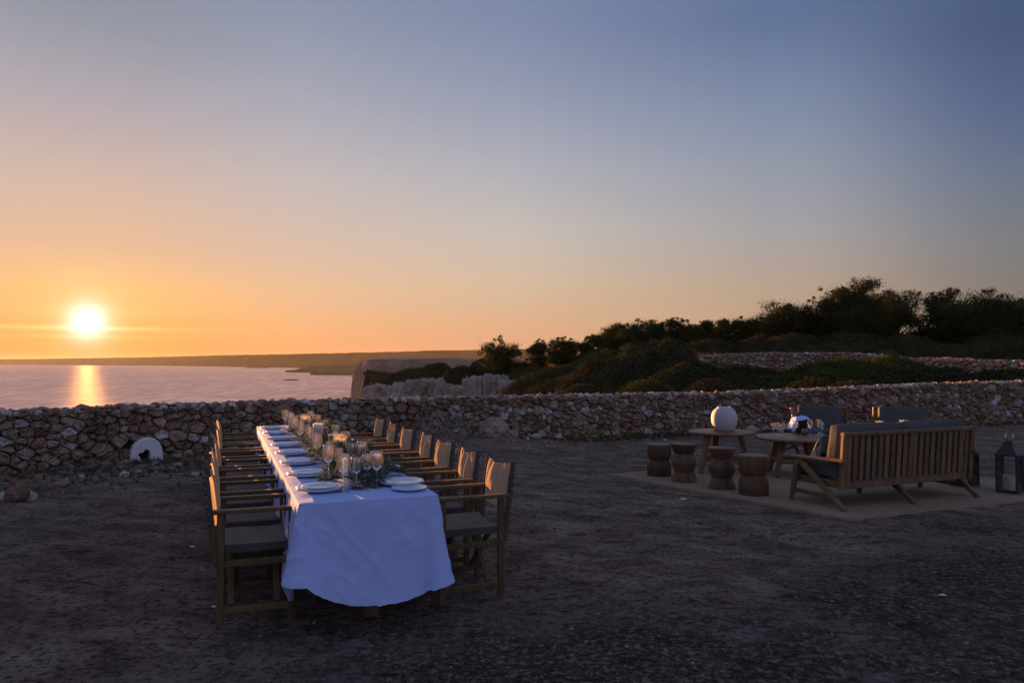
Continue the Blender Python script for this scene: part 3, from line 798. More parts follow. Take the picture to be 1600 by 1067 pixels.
# the whitewashed drain stone with its broken opening
def arch_stone():
    out = [(-0.225, -0.03), (-0.222, 0.10), (-0.205, 0.20), (-0.165, 0.28), (-0.10, 0.335), (-0.02, 0.36), (0.06, 0.352), (0.13, 0.31), (0.185, 0.25), (0.215, 0.17), (0.228, 0.08), (0.22, -0.02)]
    inn = [(-0.045, -0.05), (-0.045, 0.04), (-0.042, 0.12), (-0.030, 0.165), (0.0, 0.178), (0.045, 0.172), (0.058, 0.15), (0.072, 0.135), (0.122, 0.132), (0.135, 0.10), (0.105, 0.075), (0.095, -0.03)]
    mb = MB(); n = len(out); V = []
    for o, sc in ((-0.06, 0.0), (0.045, 0.0), (0.062, 0.022)):
        for x, z in out:
            r_ = math.hypot(x, z - 0.1); V.append((x * (1 - sc / r_), o, 0.1 + (z - 0.1) * (1 - sc / r_)))
    for o, sc in ((0.058, 0.01), (-0.06, 0.0)):
        for x, z in inn: V.append((x + random.uniform(-.004, .004), o, z + sc * 0.3))
    Fc = []
    for k in range(4):
        for i in range(n - 1): Fc.append([k * n + i, (k + 1) * n + i, (k + 1) * n + i + 1, k * n + i + 1])
    mb.add(V, Fc); return mb
p, n_ = WALL.at(np.array([ARCH_C])); rz = math.atan2(n_[0, 1], n_[0, 0]) - math.pi / 2
o = arch_stone().build('drain_stone', M['lime_white'], wall_t, loc=(p[0, 0] - 0 + n_[0, 0] * 0.02, p[0, 1] - 13.5 + n_[0, 1] * 0.02, 0.06), rot=(0, 0, rz))
o['label'] = 'whitewashed arched stone with a dark broken opening'

# ------------------------------------------------------------------ hillside beyond the wall
def hill_h(X, Y):
    p = 800 + F_PX * X / np.maximum(Y, 1)
    Rr = np.interp(Y, [12, 16, 20, 28, 36, 44, 60, 75, 95, 130, 200], [-.5, -.8, -1.0, -.9, -.5, .15, 1.05, 2.4, 2.9, 3.0, 3.0])
    Cc = np.interp(Y, [12, 16, 22, 30, 60, 80, 92, 110, 124, 136, 144, 156, 170], [-.5, -1.2, -2.5, -4.5, -8, -7.5, -6, -5.5, -5, -1.5, 1.3, 1.6, .8])
    Mm = np.interp(Y, [12, 16, 22, 36, 60, 80, 95, 120, 170], [-.5, -1.2, -1.6, -1.8, -1.2, -.3, .55, .9, .9])
    a_ = sstep(730, 880, p); b_ = sstep(890, 1080, p)
    h = Cc * (1 - a_) + Mm * a_; h = h * (1 - b_) + Rr * b_
    sdA = 21 + 0.3 * X - Y; sdB = X + 0.200 * Y - 1.2
    sdl = np.minimum(np.maximum(sdA, sdB), 185 - Y)
    P_ = np.stack([X, Y, np.zeros_like(X)], 1)
    h = h + 0.22 * fbm(P_, 0.12, 4, 61) * sstep(14, 40, Y) + 0.10 * fbm(P_, 0.7, 3, 62) * sstep(18, 40, Y)
    return h - 44 * sstep(0, -9, sdl + 0.8 * fbm(P_, 0.3, 3, 63))
hx = axis([(-75, -12, 80), (-12, 70, 170), (70, 170, 60)]); hy = axis([(5, 30, 60), (30, 110, 130), (110, 200, 70)])
HX, HY = np.meshgrid(hx, hy, indexing='ij'); X_, Y_ = HX.ravel(), HY.ravel()
hz = hill_h(X_, Y_); hz = np.where(WALL.sdist(X_, Y_) > -0.45, -4.5, hz)
hill = link_mesh('hillside', raw_mesh('hillside', np.stack([X_, Y_, hz], 1), grid_faces(len(hx), len(hy)), True), M['scrubland'])
tag(hill, kind='structure')
def hz_at(x, y): return float(hill_h(np.array([x]), np.array([y]))[0])

# sea cliff at the far side of the cove
rim = Path([AT(590, 178)[:2], AT(566, 168)[:2], AT(558, 155)[:2], AT(563, 146)[:2], AT(585, 141)[:2], AT(620, 138)[:2], AT(660, 135)[:2], AT(705, 131)[:2], AT(760, 126)[:2], AT(830, 118)[:2]], 0.4)
ns, nv = 260, 70
ss = np.linspace(0, rim.L, ns); p, n_ = rim.at(ss); tv = np.linspace(0, 1, nv)
V = np.zeros((ns, nv, 3))
topz = 1.75 + 0.25 * fbm(np.stack([ss, ss * 0, ss * 0], 1), 0.15, 3, 70) - 1.7 * np.exp(-((ss - rim.L * 0.30) / 6.0) ** 2)
for k, t in enumerate(tv):
    if t < 0.8:
        z = -42 + (topz + 42) * (1 - (1 - t / 0.8) ** 1.5); o = 2.2 * ((1 - t / 0.8) ** 1.3) * 1.0 - 0.0
        rr_ = np.clip((t - 0.70) / 0.10, 0, 1); o = o - 1.6 * rr_ ** 2.5
    else:
        u = (t - 0.8) / 0.2; z = topz + 0.25 * math.sin(u * 3); o = -1.6 - 26 * u ** 1.3
    V[:, k, 0] = p[:, 0] + n_[:, 0] * o; V[:, k, 1] = p[:, 1] + n_[:, 1] * o; V[:, k, 2] = z
V = V.reshape(-1, 3); d = fbm(V * np.array([1, 1, 0.45]), 0.22, 5, 71) * 0.9 + 0.35 * np.abs(fbm(V * np.array([1, 1, 0.2]), 0.9, 3, 73))
V[:, 0] += np.repeat(n_[:, 0], nv) * d; V[:, 1] += np.repeat(n_[:, 1], nv) * d; V[:, 2] += 0.25 * fbm(V, 0.5, 3, 72)
tag(link_mesh('sea_cliff', raw_mesh('sea_cliff', V, grid_faces(ns, nv), False), M['cliff']), kind='structure')

# pale limestone outcrops on the near face of the cove
rk = np.random.default_rng(44)
for (px, Y, wpx, topy, boty) in ((598, 105, 60, 601, 640), (632, 101, 50, 598, 640), (664, 99, 56, 591, 640), (690, 97, 34, 593, 640), (716, 94, 26, 602, 640), (742, 92, 38, 590, 640), (776, 91, 40, 584, 640), (802, 89, 44, 592, 640), (832, 88, 44, 586, 640), (856, 86, 30, 595, 640), (935, 62, 40, 586, 630), (962, 70, 46, 588, 625), (1010, 66, 26, 590, 620)):
    c0 = AT(px, Y, (topy + boty) / 2); hw = wpx * Y / F_PX / 2; hh = (boty - topy) * Y / F_PX / 2
    bm = bmesh.new(); bmesh.ops.create_icosphere(bm, subdivisions=5, radius=1.0); Vb = np.array([v.co[:] for v in bm.verts]); Fb = np.array([[v.index for v in f.verts] for f in bm.faces]); bm.free()
    Vb = np.sign(Vb) * np.abs(Vb) ** 0.6
    r_ = 1 + 0.22 * fbm(Vb * np.array([1, 1, 0.4]) + px, 1.7, 4, 81) - 0.34 * np.abs(fbm(Vb * np.array([1.5, 1.5, 0.35]) + px, 2.8, 5, 82)) - 0.10 * np.abs(fbm(Vb * np.array([0.6, 0.6, 3.0]) + px, 2.4, 3, 83))
    Vb = Vb * r_[:, None] * np.array([hw * 1.14, hw * 0.9, hh * 1.02])
    o = link_mesh('rock_outcrop', raw_mesh('rock_outcrop', Vb, Fb, False), M['pale_rock'], loc=c0); tag(o, kind='structure')

# ------------------------------------------------------------------ sea and far coast
SEA_Z = -40.0
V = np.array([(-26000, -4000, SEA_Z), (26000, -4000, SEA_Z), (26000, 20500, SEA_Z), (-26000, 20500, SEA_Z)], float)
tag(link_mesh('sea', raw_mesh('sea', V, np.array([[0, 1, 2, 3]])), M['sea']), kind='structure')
def coast(name, pts, back, m, seed, n=220, jag=0.05):
    """a low ridge: for stations along the shore (px, Y of the shoreline, py of the crest) rising over 'back' metres"""
    pxs = np.array([t[0] for t in pts], float); q_ = np.linspace(pxs[0], pxs[-1], n)
    Ys = np.exp(np.interp(q_, pxs, np.log([t[1] for t in pts]))); tp = np.interp(q_, pxs, [t[2] for t in pts])
    rows = []
    rel = np.linspace(0, 1, 9)
    for r_ in rel:
        Y = Ys * (1 + back * r_); top = EYE - (tp - 566) * Y / F_PX
        prof_ = np.interp(r_, [0, 0.04, 0.3, 0.7, 1], [-2, 6, 0.55 * 0, 0, 0]) if False else None
        hgt = (top - SEA_Z) * (r_ ** 0.7) + (10 if 0 < r_ < 1 else 0) * (1 - r_)
        X = (q_ - 800) / F_PX * Y
        z = SEA_Z - 1 + hgt * (1 + jag * fbm(np.stack([X, Y, X * 0], 1), 6.0 / (Ys.mean() * 0.06 + 1), 4, seed)) * (1 if r_ < 1 else 1)
        rows.append(np.stack([X, Y, z], 1))
    rows.append(rows[-1] + np.array([0, 400, -120.0]))
    V = np.stack(rows, 1).reshape(-1, 3)
    return tag(link_mesh(name, raw_mesh(name, V, grid_faces(n, len(rows)), True), m), kind='structure')
coast('far_coast', [(-900, 13000, 562), (0, 12000, 561.2), (110, 11200, 559.8), (200, 10000, 558.4), (275, 8600, 556.8), (345, 7200, 554.8), (430, 6000, 553.4), (480, 5400, 552.5), (560, 5000, 550.6), (600, 4950, 549.8), (640, 4900, 548.4), (680, 4900, 547.4), (720, 4900, 546.6), (760, 4900, 546), (1000, 4900, 545), (1500, 4900, 545)], 0.04, M['coast'], 91, n=520, jag=0.022)
coast('headland', [(446, 3050, 581), (458, 3040, 578.5), (470, 3000, 574), (482, 2950, 571.3), (505, 2950, 570.4), (560, 2950, 569.5), (640, 2950, 569)], 0.06, M['coast_near'], 93, n=120, jag=0.015)
coast('headland', [(485, 2420, 585), (496, 2410, 583.3), (520, 2400, 581.6), (560, 2380, 579.8), (640, 2380, 577)], 0.04, M['coast_near'], 95, n=120, jag=0.015)
def islet(px0, px1, Y, h, lab):
    n = 40; q_ = np.linspace(px0, px1, n); X = (q_ - 800) / F_PX * Y; u = np.linspace(-1, 1, n)
    rows = [np.stack([X, np.full(n, Y + dy), SEA_Z - 1 + (h + 1) * hh * np.clip(1 - u ** 2, 0, 1) ** 0.45 * (1 + 0.25 * fbm(np.stack([X, X * 0 + dy, X * 0], 1), 0.05, 3, 97))], 1) for dy, hh in ((0, 0), (4, .8), (20, 1), (40, .8), (60, 0))]
    V = np.stack(rows, 1).reshape(-1, 3)
    return tag(link_mesh('islet', raw_mesh('islet', V, grid_faces(n, 5), True), M['coast_near']), lab, 'islet', kind='structure')
islet(380, 421, 5300, 9, 'longer low islet far out in front of the coast')
islet(437, 462, 1690, 2.6, 'short dark islet in mid-sea before the cliff')

# ------------------------------------------------------------------ haze
hz_box = MB().box(-27000, 27000, -4500, 21000, SEA_Z - 1.2, 125.0).build('haze', None)
hm, nt, N, L, b = new_mat('sea_haze'); N.remove(b)
pv = N.new('ShaderNodeVolumePrincipled'); pv.inputs['Color'].default_value = (0.95, 0.92, 0.90, 1); pv.inputs['Density'].default_value = 1.3e-5
pv.inputs['Anisotropy'].default_value = 0.15
L.new(pv.outputs[0], N['Material Output'].inputs['Volume']); hz_box.data.materials.append(hm); tag(hz_box, kind='stuff')

# ------------------------------------------------------------------ second wall up the hillside
W2 = Path([tuple(AT(1068, 64)[:2]), tuple(AT(1130, 62)[:2]), tuple(AT(1200, 60)[:2]), tuple(AT(1290, 58)[:2]), tuple(AT(1370, 54)[:2]), tuple(AT(1430, 50)[:2]), tuple(AT(1520, 46)[:2]), tuple(AT(1640, 42)[:2])], 0.2)
def w2_top(s):
    p, n_ = W2.at(np.atleast_1d(s)); pp = 800 + F_PX * p[:, 0] / p[:, 1]
    py = np.interp(pp, [1068, 1085, 1120, 1200, 1330, 1365, 1420, 1480, 1540, 1600, 1640], [562, 558, 555, 551.5, 552, 555, 560, 560, 563, 565, 566])
    return EYE - (py - 566) * p[:, 1] / F_PX
w2 = empty('stone_wall', (8, 55, 0), 0, 'low reddish stone wall climbing the scrub hillside below the pines', 'wall'); W2O = np.array([8, 55, 0.])
W2H = 1.5
cells2 = pack_stones(W2.L, lambda s: W2H - 0.03, [(0.17, 120, 1.2), (0.125, 800, 1.0), (0.085, 1800, 1)], seed=9, tries=3600)
items = []
for poly in cells2:
    Vs, Fs, size = stone_geo(poly, wall_rng, gap=0.02, depth=0.1, proud=0.06, nmin=6)
    zt = w2_top(Vs[:, 0]) - W2H
    W = wall_point(W2, Vs[:, 0], Vs[:, 1], Vs[:, 2]); W[:, 2] += zt; items.append((W - W2O, Fs, pick_tint(wall_rng, 0.10) * 0.9 + 0.02))
sv = 0
while sv < W2.L:
    sz = wall_rng.uniform(0.09, 0.2); Vb, Fb = blob(wall_rng, (sz * 1.2, sz, sz * 0.7), 1, 0.25); p, n_ = W2.at(np.array([sv]))
    items.append((Vb + np.array([p[0, 0] - n_[0, 0] * 0.2, p[0, 1] - n_[0, 1] * 0.2, float(w2_top(sv)[0])]) - W2O, Fb.tolist(), pick_tint(wall_rng, 0.3))); sv += 0.22
VV, FF, TT = join_geo(items); me = raw_mesh('stones', VV, FF); set_tint(me, TT); tag(link_mesh('stones', me, M['far_stone'], w2), kind='stuff')
ss = np.linspace(0, W2.L, 120); V = []
for (o, z) in [(-0.07, -1.2), (-0.07, W2H - 0.05), (-0.5, W2H - 0.05), (-0.55, -1.2)]:
    W = wall_point(W2, ss, np.full_like(ss, z), np.full_like(ss, o)); W[:, 2] += w2_top(ss) - W2H; V.append(W - W2O)
link_mesh('wall_core', raw_mesh('wall_core', np.stack(V, 1).reshape(-1, 3), grid_faces(120, 4)), M['wall_core'], w2)
# ------------------------------------------------------------------ trees
veg = np.random.default_rng(99)
def tree(px, Y, topy, wpx, label, basey=None, leaf=0.17, nclump=34, per=240, mat_='pine_leaf', airy=0.0, seed=0, kind='pine_tree'):
    rng = np.random.default_rng(1000 + seed)
    x = (px - 800) / F_PX * Y; z0 = hz_at(x, Y) - 0.15; H = 1.04 * (EYE - (topy - 566) * Y / F_PX - z0); hw = (1.28 if Y > 90 else 1.16) * wpx * Y / F_PX / 2
    t = empty(kind, (x, Y, z0), 0, label, 'tree', 'pines and scrub trees along the ridge')
    # clumps: a broken dome, wider above the middle
    C = [(0.0, 0.0, 0.82 * H, 0.30 * min(hw, 0.5 * H)), (0.35 * hw, 0.0, 0.74 * H, 0.28 * min(hw, 0.5 * H)), (-0.35 * hw, 0.0, 0.72 * H, 0.28 * min(hw, 0.5 * H)), (0.0, 0.0, 0.45 * H, 0.34 * hw), (0.3 * hw, 0.0, 0.30 * H, 0.3 * hw), (-0.3 * hw, 0.0, 0.30 * H, 0.3 * hw)] if airy == 0 else [(0.0, 0.0, 0.80 * H, 0.26 * min(hw, 0.5 * H))]; cz0 = (0.50 if airy == 0 else 0.60) * H; rz_ = H - cz0
    for k in range(nclump):
        d = rng.normal(size=3); d /= np.linalg.norm(d); q_ = rng.uniform(0.10, 1) ** 0.45 * (1 + 0.09 * rng.normal() * (d[2] < 0.8))
        lob = 1 + 0.16 * math.sin(3 * math.atan2(d[0], d[2]) + seed) + 0.10 * math.sin(5 * math.atan2(d[0], d[2]) + 2.1 * seed)
        p = np.array([d[0] * hw * 0.86, d[1] * hw * 0.7, d[2] * rz_ * 0.86]) * q_ * lob; p[2] = min(max(p[2] + cz0, 0.06 * H), H * 0.95)
        C.append((p[0], p[1], p[2], (0.19 + 0.15 * rng.uniform()) * min(hw, rz_ * 1.2) + 0.12))
    for k in range(26):      # loose sprays that break the outline
        d = rng.normal(size=3); d[2] = abs(d[2]) * 0.9 + 0.05; d /= np.linalg.norm(d); q_ = rng.uniform(0.88, 1.10)
        C.append((d[0] * hw * 0.95 * q_, d[1] * hw * 0.75 * q_, min(cz0 + d[2] * rz_ * 0.97 * q_, 1.03 * H), rng.uniform(0.05, 0.10) * hw + 0.05))
    P, Nn = [], []
    for (cx, cy, cz, cr) in C:
        m_ = int(2.7 * per * rng.uniform(0.6, 1.3)) if cr > 0.11 * hw + 0.05 else int(per * 0.28); d = rng.normal(size=(m_, 3)); d /= np.linalg.norm(d, axis=1, keepdims=True)
        rr_ = rng.uniform(0.25, 1.0, m_) ** 0.5 * (1 + 0.3 * rng.normal(size=m_))
        pp = d * rr_[:, None] * cr * np.array([1.1, 1.1, 0.75]) + np.array([cx, cy, cz]); P.append(pp); Nn.append(d + np.array([0, 0, 0.4]))
    P = np.vstack(P); Nn = np.vstack(Nn); ok = (P[:, 2] > 0.15) & (P[:, 2] < H * 1.06); P, Nn = P[ok], Nn[ok]
    Vl, Fl = leaves(P, Nn, leaf, rng, 0.55, 0.9)
    link_mesh('crown', raw_mesh('crown', Vl, Fl), M[mat_], t)
    mb = MB(); r0 = 0.035 * H
    spine = [(0, 0, -0.3), (0.05 * hw, 0.02, H * 0.25), (0.02 * hw, 0, H * 0.5), (0.08 * hw, 0, H * 0.85)]
    mb.tube(spine, [r0, r0 * 0.8, r0 * 0.55, r0 * 0.15], 7)
    for k in rng.permutation(len(C))[:12]:
        cx, cy, cz, cr = C[k]; zb = max(0.15 * H, cz - 0.35 * H * rng.uniform(0.5, 1)); mb.tube([(0.03 * hw, 0, zb), (cx * 0.5, cy * 0.5, zb + (cz - zb) * 0.55), (cx, cy, cz)], [r0 * 0.4, r0 * 0.28, r0 * 0.1], 5)
    mb.build('trunk', M['bark'], t, True)
    return t
TREES = [
    (785, 100, 527, 60, 'lone round dark tree at the left end of the ridge above the cove', 30, 260, 0),
    (842, 104, 531, 34, 'small narrow tree standing just right of the lone round tree', 18, 200, 0),
    (880, 100, 529, 48, 'low bushy tree with a flat crown, third along the ridge from the sea', 24, 220, 0),
    (925, 98, 525, 40, 'low ragged tree where the ridge line begins to climb, above dry grass', 20, 200, 0),
    (966, 94, 505, 58, 'mid-height tree whose top steps up left of the double-topped crowns', 30, 220, 0),
    (1008, 90, 499, 66, 'broad dark crown behind the big wind-bent shrub mound', 34, 230, 0),
    (1058, 88, 497, 50, 'tree with thin feathery top sprays right above the big shrub mound', 24, 170, 1),
    (1100, 84, 505, 62, 'rounded umbrella-like crown at the left end of the hillside wall', 30, 240, 0),
    (1134, 86, 502, 34, 'slender light-topped tree squeezed beside the rounded umbrella crown', 16, 170, 1),
    (1178, 80, 494, 72, 'brownish sloping shrubby tree rising behind the hillside wall', 34, 220, 0),
    (1230, 76, 475, 92, 'wide dense dark tree left of the tall pines, behind the hillside wall', 44, 240, 0),
    (1294, 74, 456, 66, 'open-branched brownish pine with sky showing through its lower crown', 26, 190, 1),
    (1342, 72, 442, 84, 'tallest pine on the hill, above the middle of the hillside wall', 44, 240, 0),
    (1402, 74, 453, 84, 'pine leaning right with bare branches at the edge of the sky gap', 34, 210, 1),
    (1480, 72, 453, 72, 'narrow peaked pine just right of the sky gap', 34, 220, 0),
    (1546, 68, 459, 112, 'very broad dark pine crown between the peaked pine and the frame edge', 54, 240, 0),
    (946, 100, 520, 44, 'bushy low tree between the ragged tree and the step in the ridge', 20, 200, 0),
    (1034, 96, 514, 46, 'dark tree filling the notch left of the feathery sprays', 22, 200, 0),
    (1078, 94, 512, 44, 'low dark tree in the dip between the feathery and umbrella crowns', 20, 200, 0),
    (1156, 90, 522, 44, 'low dark tree in the dip left of the brownish sloping tree', 20, 200, 0),
    (1204, 84, 500, 66, 'dark tree between the brownish sloping tree and the wide dense tree', 28, 210, 0),
    (1262, 82, 494, 64, 'dark tree in the notch between the wide dense tree and the open pine', 28, 210, 0),
    (1318, 80, 470, 60, 'dark pine just left of and behind the tallest pine', 30, 210, 0),
    (1374, 80, 462, 64, 'dark pine just right of and behind the tallest pine', 30, 210, 0),
    (1452, 80, 508, 50, 'low dark tree at the foot of the sky gap', 22, 200, 0),
    (1512, 78, 480, 70, 'dark pine between the peaked pine and the very broad crown', 30, 210, 0),
    (1580, 78, 474, 76, 'dark pine behind the right half of the very broad crown', 30, 210, 0),
    (1612, 70, 468, 70, 'dark pine cut off by the right edge of the view', 34, 220, 0)]
for i, (px, Y, ty, w, lab, nc, per, airy) in enumerate(TREES):
    tree(px, Y, ty, w, lab, nclump=int(nc * 1.25), per=per, airy=airy, seed=i, leaf=0.19 if Y > 90 else 0.17)

# ------------------------------------------------------------------ scrub
def mound(px, Y, wpx, topy, label, skew=0.5, depth=0.8, mat_='scrub_leaf', n=7000, leaf=0.11, seed=0, foot=None, lump=0.10, name='wind_bent_shrub', cat='shrub'):
    rng = np.random.default_rng(3000 + seed)
    x = (px - 800) / F_PX * Y; z0 = hz_at(x, Y); zt = EYE - (topy - 566) * Y / F_PX
    if foot is not None: z0 = EYE - (foot - 566) * Y / F_PX
    H = max(0.5, zt - z0); hw = 1.22 * wpx * Y / F_PX / 2; hd = hw * depth
    def surf(u, v):
        f = np.where(u < skew, np.sin(np.clip((u + 1) / (skew + 1), 0, 1) * math.pi / 2) ** 0.95, np.sqrt(np.clip(1 - ((u - skew) / (1 - skew)) ** 2, 0, 1)))
        h = f * np.sqrt(np.clip(1 - v ** 2, 0, 1)) ** 0.8
        Pp = np.stack([u * hw, v * hd, h * H], 1)
        dn = fbm(Pp + seed * 13.1, 1.1 / max(0.6, H * 0.5), 4, seed + 5)
        dn = dn * np.clip(1 - (u * u + v * v) ** 3, 0, 1)
        return Pp + np.stack([0.10 * H * dn, 0.1 * H * dn, lump * H * dn * (0.3 + h) - 0.25], 1)
    t = empty(name, (x, Y, z0), R(58), label, cat, 'wind-bent shrubs behind the wall')
    g = np.linspace(-1, 1, 44); U, Vv = np.meshgrid(g, g, indexing='ij'); u, v = U.ravel(), Vv.ravel()
    uu = u * np.sqrt(1 - v * v / 2); vv = v * np.sqrt(1 - u * u / 2)
    Pc = surf(uu, vv); Pc[:, 2] -= 0.06 + 0.02 * H
    edge = (np.maximum(np.abs(u), np.abs(v)) > 0.999); Pc[edge, :2] *= 1.22; Pc[edge, 2] -= 0.45
    link_mesh('twig_mass', raw_mesh('twig_mass', Pc, grid_faces(44, 44), True), M[mat_], t)
    ru = rng.uniform(-1, 1, n * 2); rv = rng.uniform(-1, 1, n * 2); ok = ru ** 2 + rv ** 2 < 1; ru, rv = ru[ok][:n], rv[ok][:n]
    e = 0.02; P0 = surf(ru, rv); Nn = np.cross(surf(ru + e, rv) - P0, surf(ru, rv + e) - P0); Nn /= np.linalg.norm(Nn, axis=1, keepdims=True) + 1e-9
    P0 = P0 + Nn * rng.uniform(-0.10, 0.10, len(P0))[:, None] + np.array([0.06, 0, 0]) * rng.uniform(0, 1, (len(P0), 1))
    Vl, Fl = leaves(P0 + Nn * rng.uniform(0, 0.10, (len(P0), 1)), Nn, leaf * 1.25, rng, 0.45, 0.75)
    link_mesh('foliage', raw_mesh('foliage', Vl, Fl), M[mat_], t)
    return t
MOUNDS = [
    # px, Y, w, top, skew, mat, n, leaf, foot, label
    (1032, 37, 120, 530, 0.60, 'scrub_leaf', 6000, 0.11, 606, 'largest wind-bent shrub mound, highest and smooth, leaning right behind the wall'),
    (978, 38, 130, 543, 0.62, 'scrub_leaf', 5500, 0.11, 612, 'second sweep of wind-bent shrub stepping down left of the largest mound'),
    (925, 39, 110, 560, 0.62, 'heath_leaf', 4500, 0.11, 618, 'third and lowest sweep of brownish wind-bent shrub, left of the largest mound'),
    (1062, 33, 150, 563, 0.6, 'scrub_leaf', 6000, 0.11, 622, 'lower brown shrub mound tucked against the foot of the largest mound'),
    (1150, 31, 170, 570, 0.55, 'scrub_leaf', 6000, 0.10, 622, 'grey-green shrub mound directly behind the round vase'),
    (1225, 29, 190, 580, 0.6, 'scrub_green', 6000, 0.10, 622, 'low greenish shrub sweep between the vase and the ice bucket, behind the wall'),
    (1318, 30, 270, 556, 0.45, 'scrub_green', 9500, 0.11, 622, 'long green shrub mound with pale lit edge, splitting the hillside wall in two'),
    (1430, 27, 130, 575, 0.5, 'scrub_leaf', 5000, 0.10, 618, 'brownish shrub leaning behind the wall above the sofa back'),
    (1500, 27, 130, 577, 0.4, 'scrub_leaf', 5000, 0.10, 615, 'rounded brown shrub right of the leaning brownish one'),
    (1580, 26, 150, 571, 0.5, 'scrub_green', 5500, 0.10, 612, 'yellow-green shrub at the right edge behind the wall'),
    (872, 52, 170, 570, 0.3, 'scrub_leaf', 6000, 0.13, 622, 'dark shrub mass left of the largest mound, below the low trees'),
    (905, 44, 170, 580, 0.4, 'scrub_leaf', 4500, 0.12, 622, 'small dark shrub at the left foot of the largest mound'),
    (640, 118, 110, 573, 0.6, 'scrub_leaf', 4500, 0.22, 603, 'flattened dark scrub draped over the left part of the sea cliff'),
    (672, 112, 74, 566, 0.5, 'scrub_leaf', 3500, 0.22, 604, 'dark scrub patch slanting down the middle of the cliff face'),
    (715, 102, 76, 572, 0.3, 'scrub_leaf', 4500, 0.22, 622, 'dark scrub hollow between the pale cliff rocks'),
    (752, 108, 60, 561, 0.2, 'scrub_leaf', 3500, 0.22, 596, 'rounded scrub below and left of the lone round tree'),
    (812, 100, 90, 567, 0.2, 'scrub_green', 4500, 0.20, 594, 'grassy scrub band below the lone round tree'),
    (842, 80, 70, 580, 0.2, 'scrub_leaf', 4000, 0.18, 622, 'dark scrub right of the pale cliff rocks'),
    (765, 94, 26, 592, 0.2, 'scrub_leaf', 1400, 0.18, 612, 'small dark bush between two pale cliff rocks'),
    (640, 101, 34, 606, 0.4, 'scrub_green', 1500, 0.18, 625, 'small bush at the foot of the pale cliff rocks near the sea'),
    (1240, 66, 120, 520, 0.1, 'scrub_leaf', 5000, 0.15, 556, 'dark undergrowth below the wide dense tree'),
    (1330, 65, 130, 517, 0.1, 'scrub_leaf', 5500, 0.15, 556, 'dark undergrowth below the tallest pine'),
    (1420, 64, 110, 522, 0.1, 'scrub_leaf', 5000, 0.15, 560, 'dark undergrowth below the sky gap between the pines'),
    (1480, 56, 70, 533, 0.0, 'scrub_green', 3500, 0.13, 566, 'rounded green bush standing above the right part of the hillside wall'),
    (1560, 60, 120, 520, 0.1, 'scrub_leaf', 5000, 0.14, 560, 'dark undergrowth below the very broad pine crown'),
    (1597, 50, 50, 530, 0.1, 'scrub_green', 2500, 0.13, 562, 'green bush at the right edge above the hillside wall'),
    (1110, 72, 110, 530, 0.1, 'scrub_leaf', 4500, 0.16, 562, 'dark scrub below the rounded umbrella crown'),
    (1190, 70, 90, 522, 0.1, 'scrub_leaf', 4500, 0.15, 556, 'dark scrub below the brownish sloping tree'),
    (1010, 80, 120, 530, 0.1, 'scrub_leaf', 5000, 0.17, 575, 'scrub filling the slope behind the largest mound'),
    (945, 84, 110, 545, 0.1, 'scrub_green', 4500, 0.17, 580, 'grassy scrub below the low ragged tree')]
MOUNDS += [
    (1392, 36, 120, 553, 0.5, 'scrub_green', 4500, 0.11, 600, 'green bush top that hides the middle of the hillside wall'),
    (905, 33, 80, 597, 0.5, 'heath_leaf', 2600, 0.09, 622, 'small brown heath clump at the left foot of the largest mound, just over the wall'),
    (1003, 30, 90, 590, 0.5, 'scrub_green', 2800, 0.09, 622, 'small green bush in front of the largest mound, above the wall top'),
    (1048, 36, 80, 548, 0.5, 'heath_leaf', 2600, 0.10, 600, 'brown heath swell on the right shoulder of the largest mound'),
    (1105, 27, 90, 590, 0.5, 'heath_leaf', 2600, 0.08, 622, 'brown heath clump left of the vase, above the wall top'),
    (1130, 40, 110, 568, 0.5, 'scrub_green', 3200, 0.10, 598, 'green bush below the left end of the hillside wall'),
    (1190, 36, 100, 574, 0.5, 'heath_leaf', 3000, 0.10, 604, 'brown heath sweep below the middle of the hillside wall'),
    (1270, 26, 100, 586, 0.5, 'scrub_leaf', 2800, 0.08, 618, 'dark bush behind the wall right of the ice bucket'),
    (1255, 44, 110, 569, 0.5, 'scrub_green', 3000, 0.11, 596, 'low green bush against the hillside wall, right of its middle'),
    (1375, 26, 110, 577, 0.5, 'heath_leaf', 3000, 0.08, 612, 'brownish heath clump at the right foot of the long green mound'),
    (1330, 24, 90, 590, 0.5, 'scrub_leaf', 2600, 0.08, 614, 'small dark bush over the wall behind the second armchair'),
    (1460, 34, 110, 568, 0.5, 'scrub_leaf', 3000, 0.10, 596, 'dark bush below the right part of the hillside wall'),
    (1540, 24, 110, 583, 0.5, 'heath_leaf', 3000, 0.08, 606, 'brown heath clump before the yellow-green shrub at the right edge')]
for i, (px, Y, w, ty, sk, mt, n, lf, ft, lab) in enumerate(MOUNDS):
    mound(px, Y, w, ty, lab, skew=sk, mat_=mt, n=n, leaf=lf, seed=i, foot=ft)

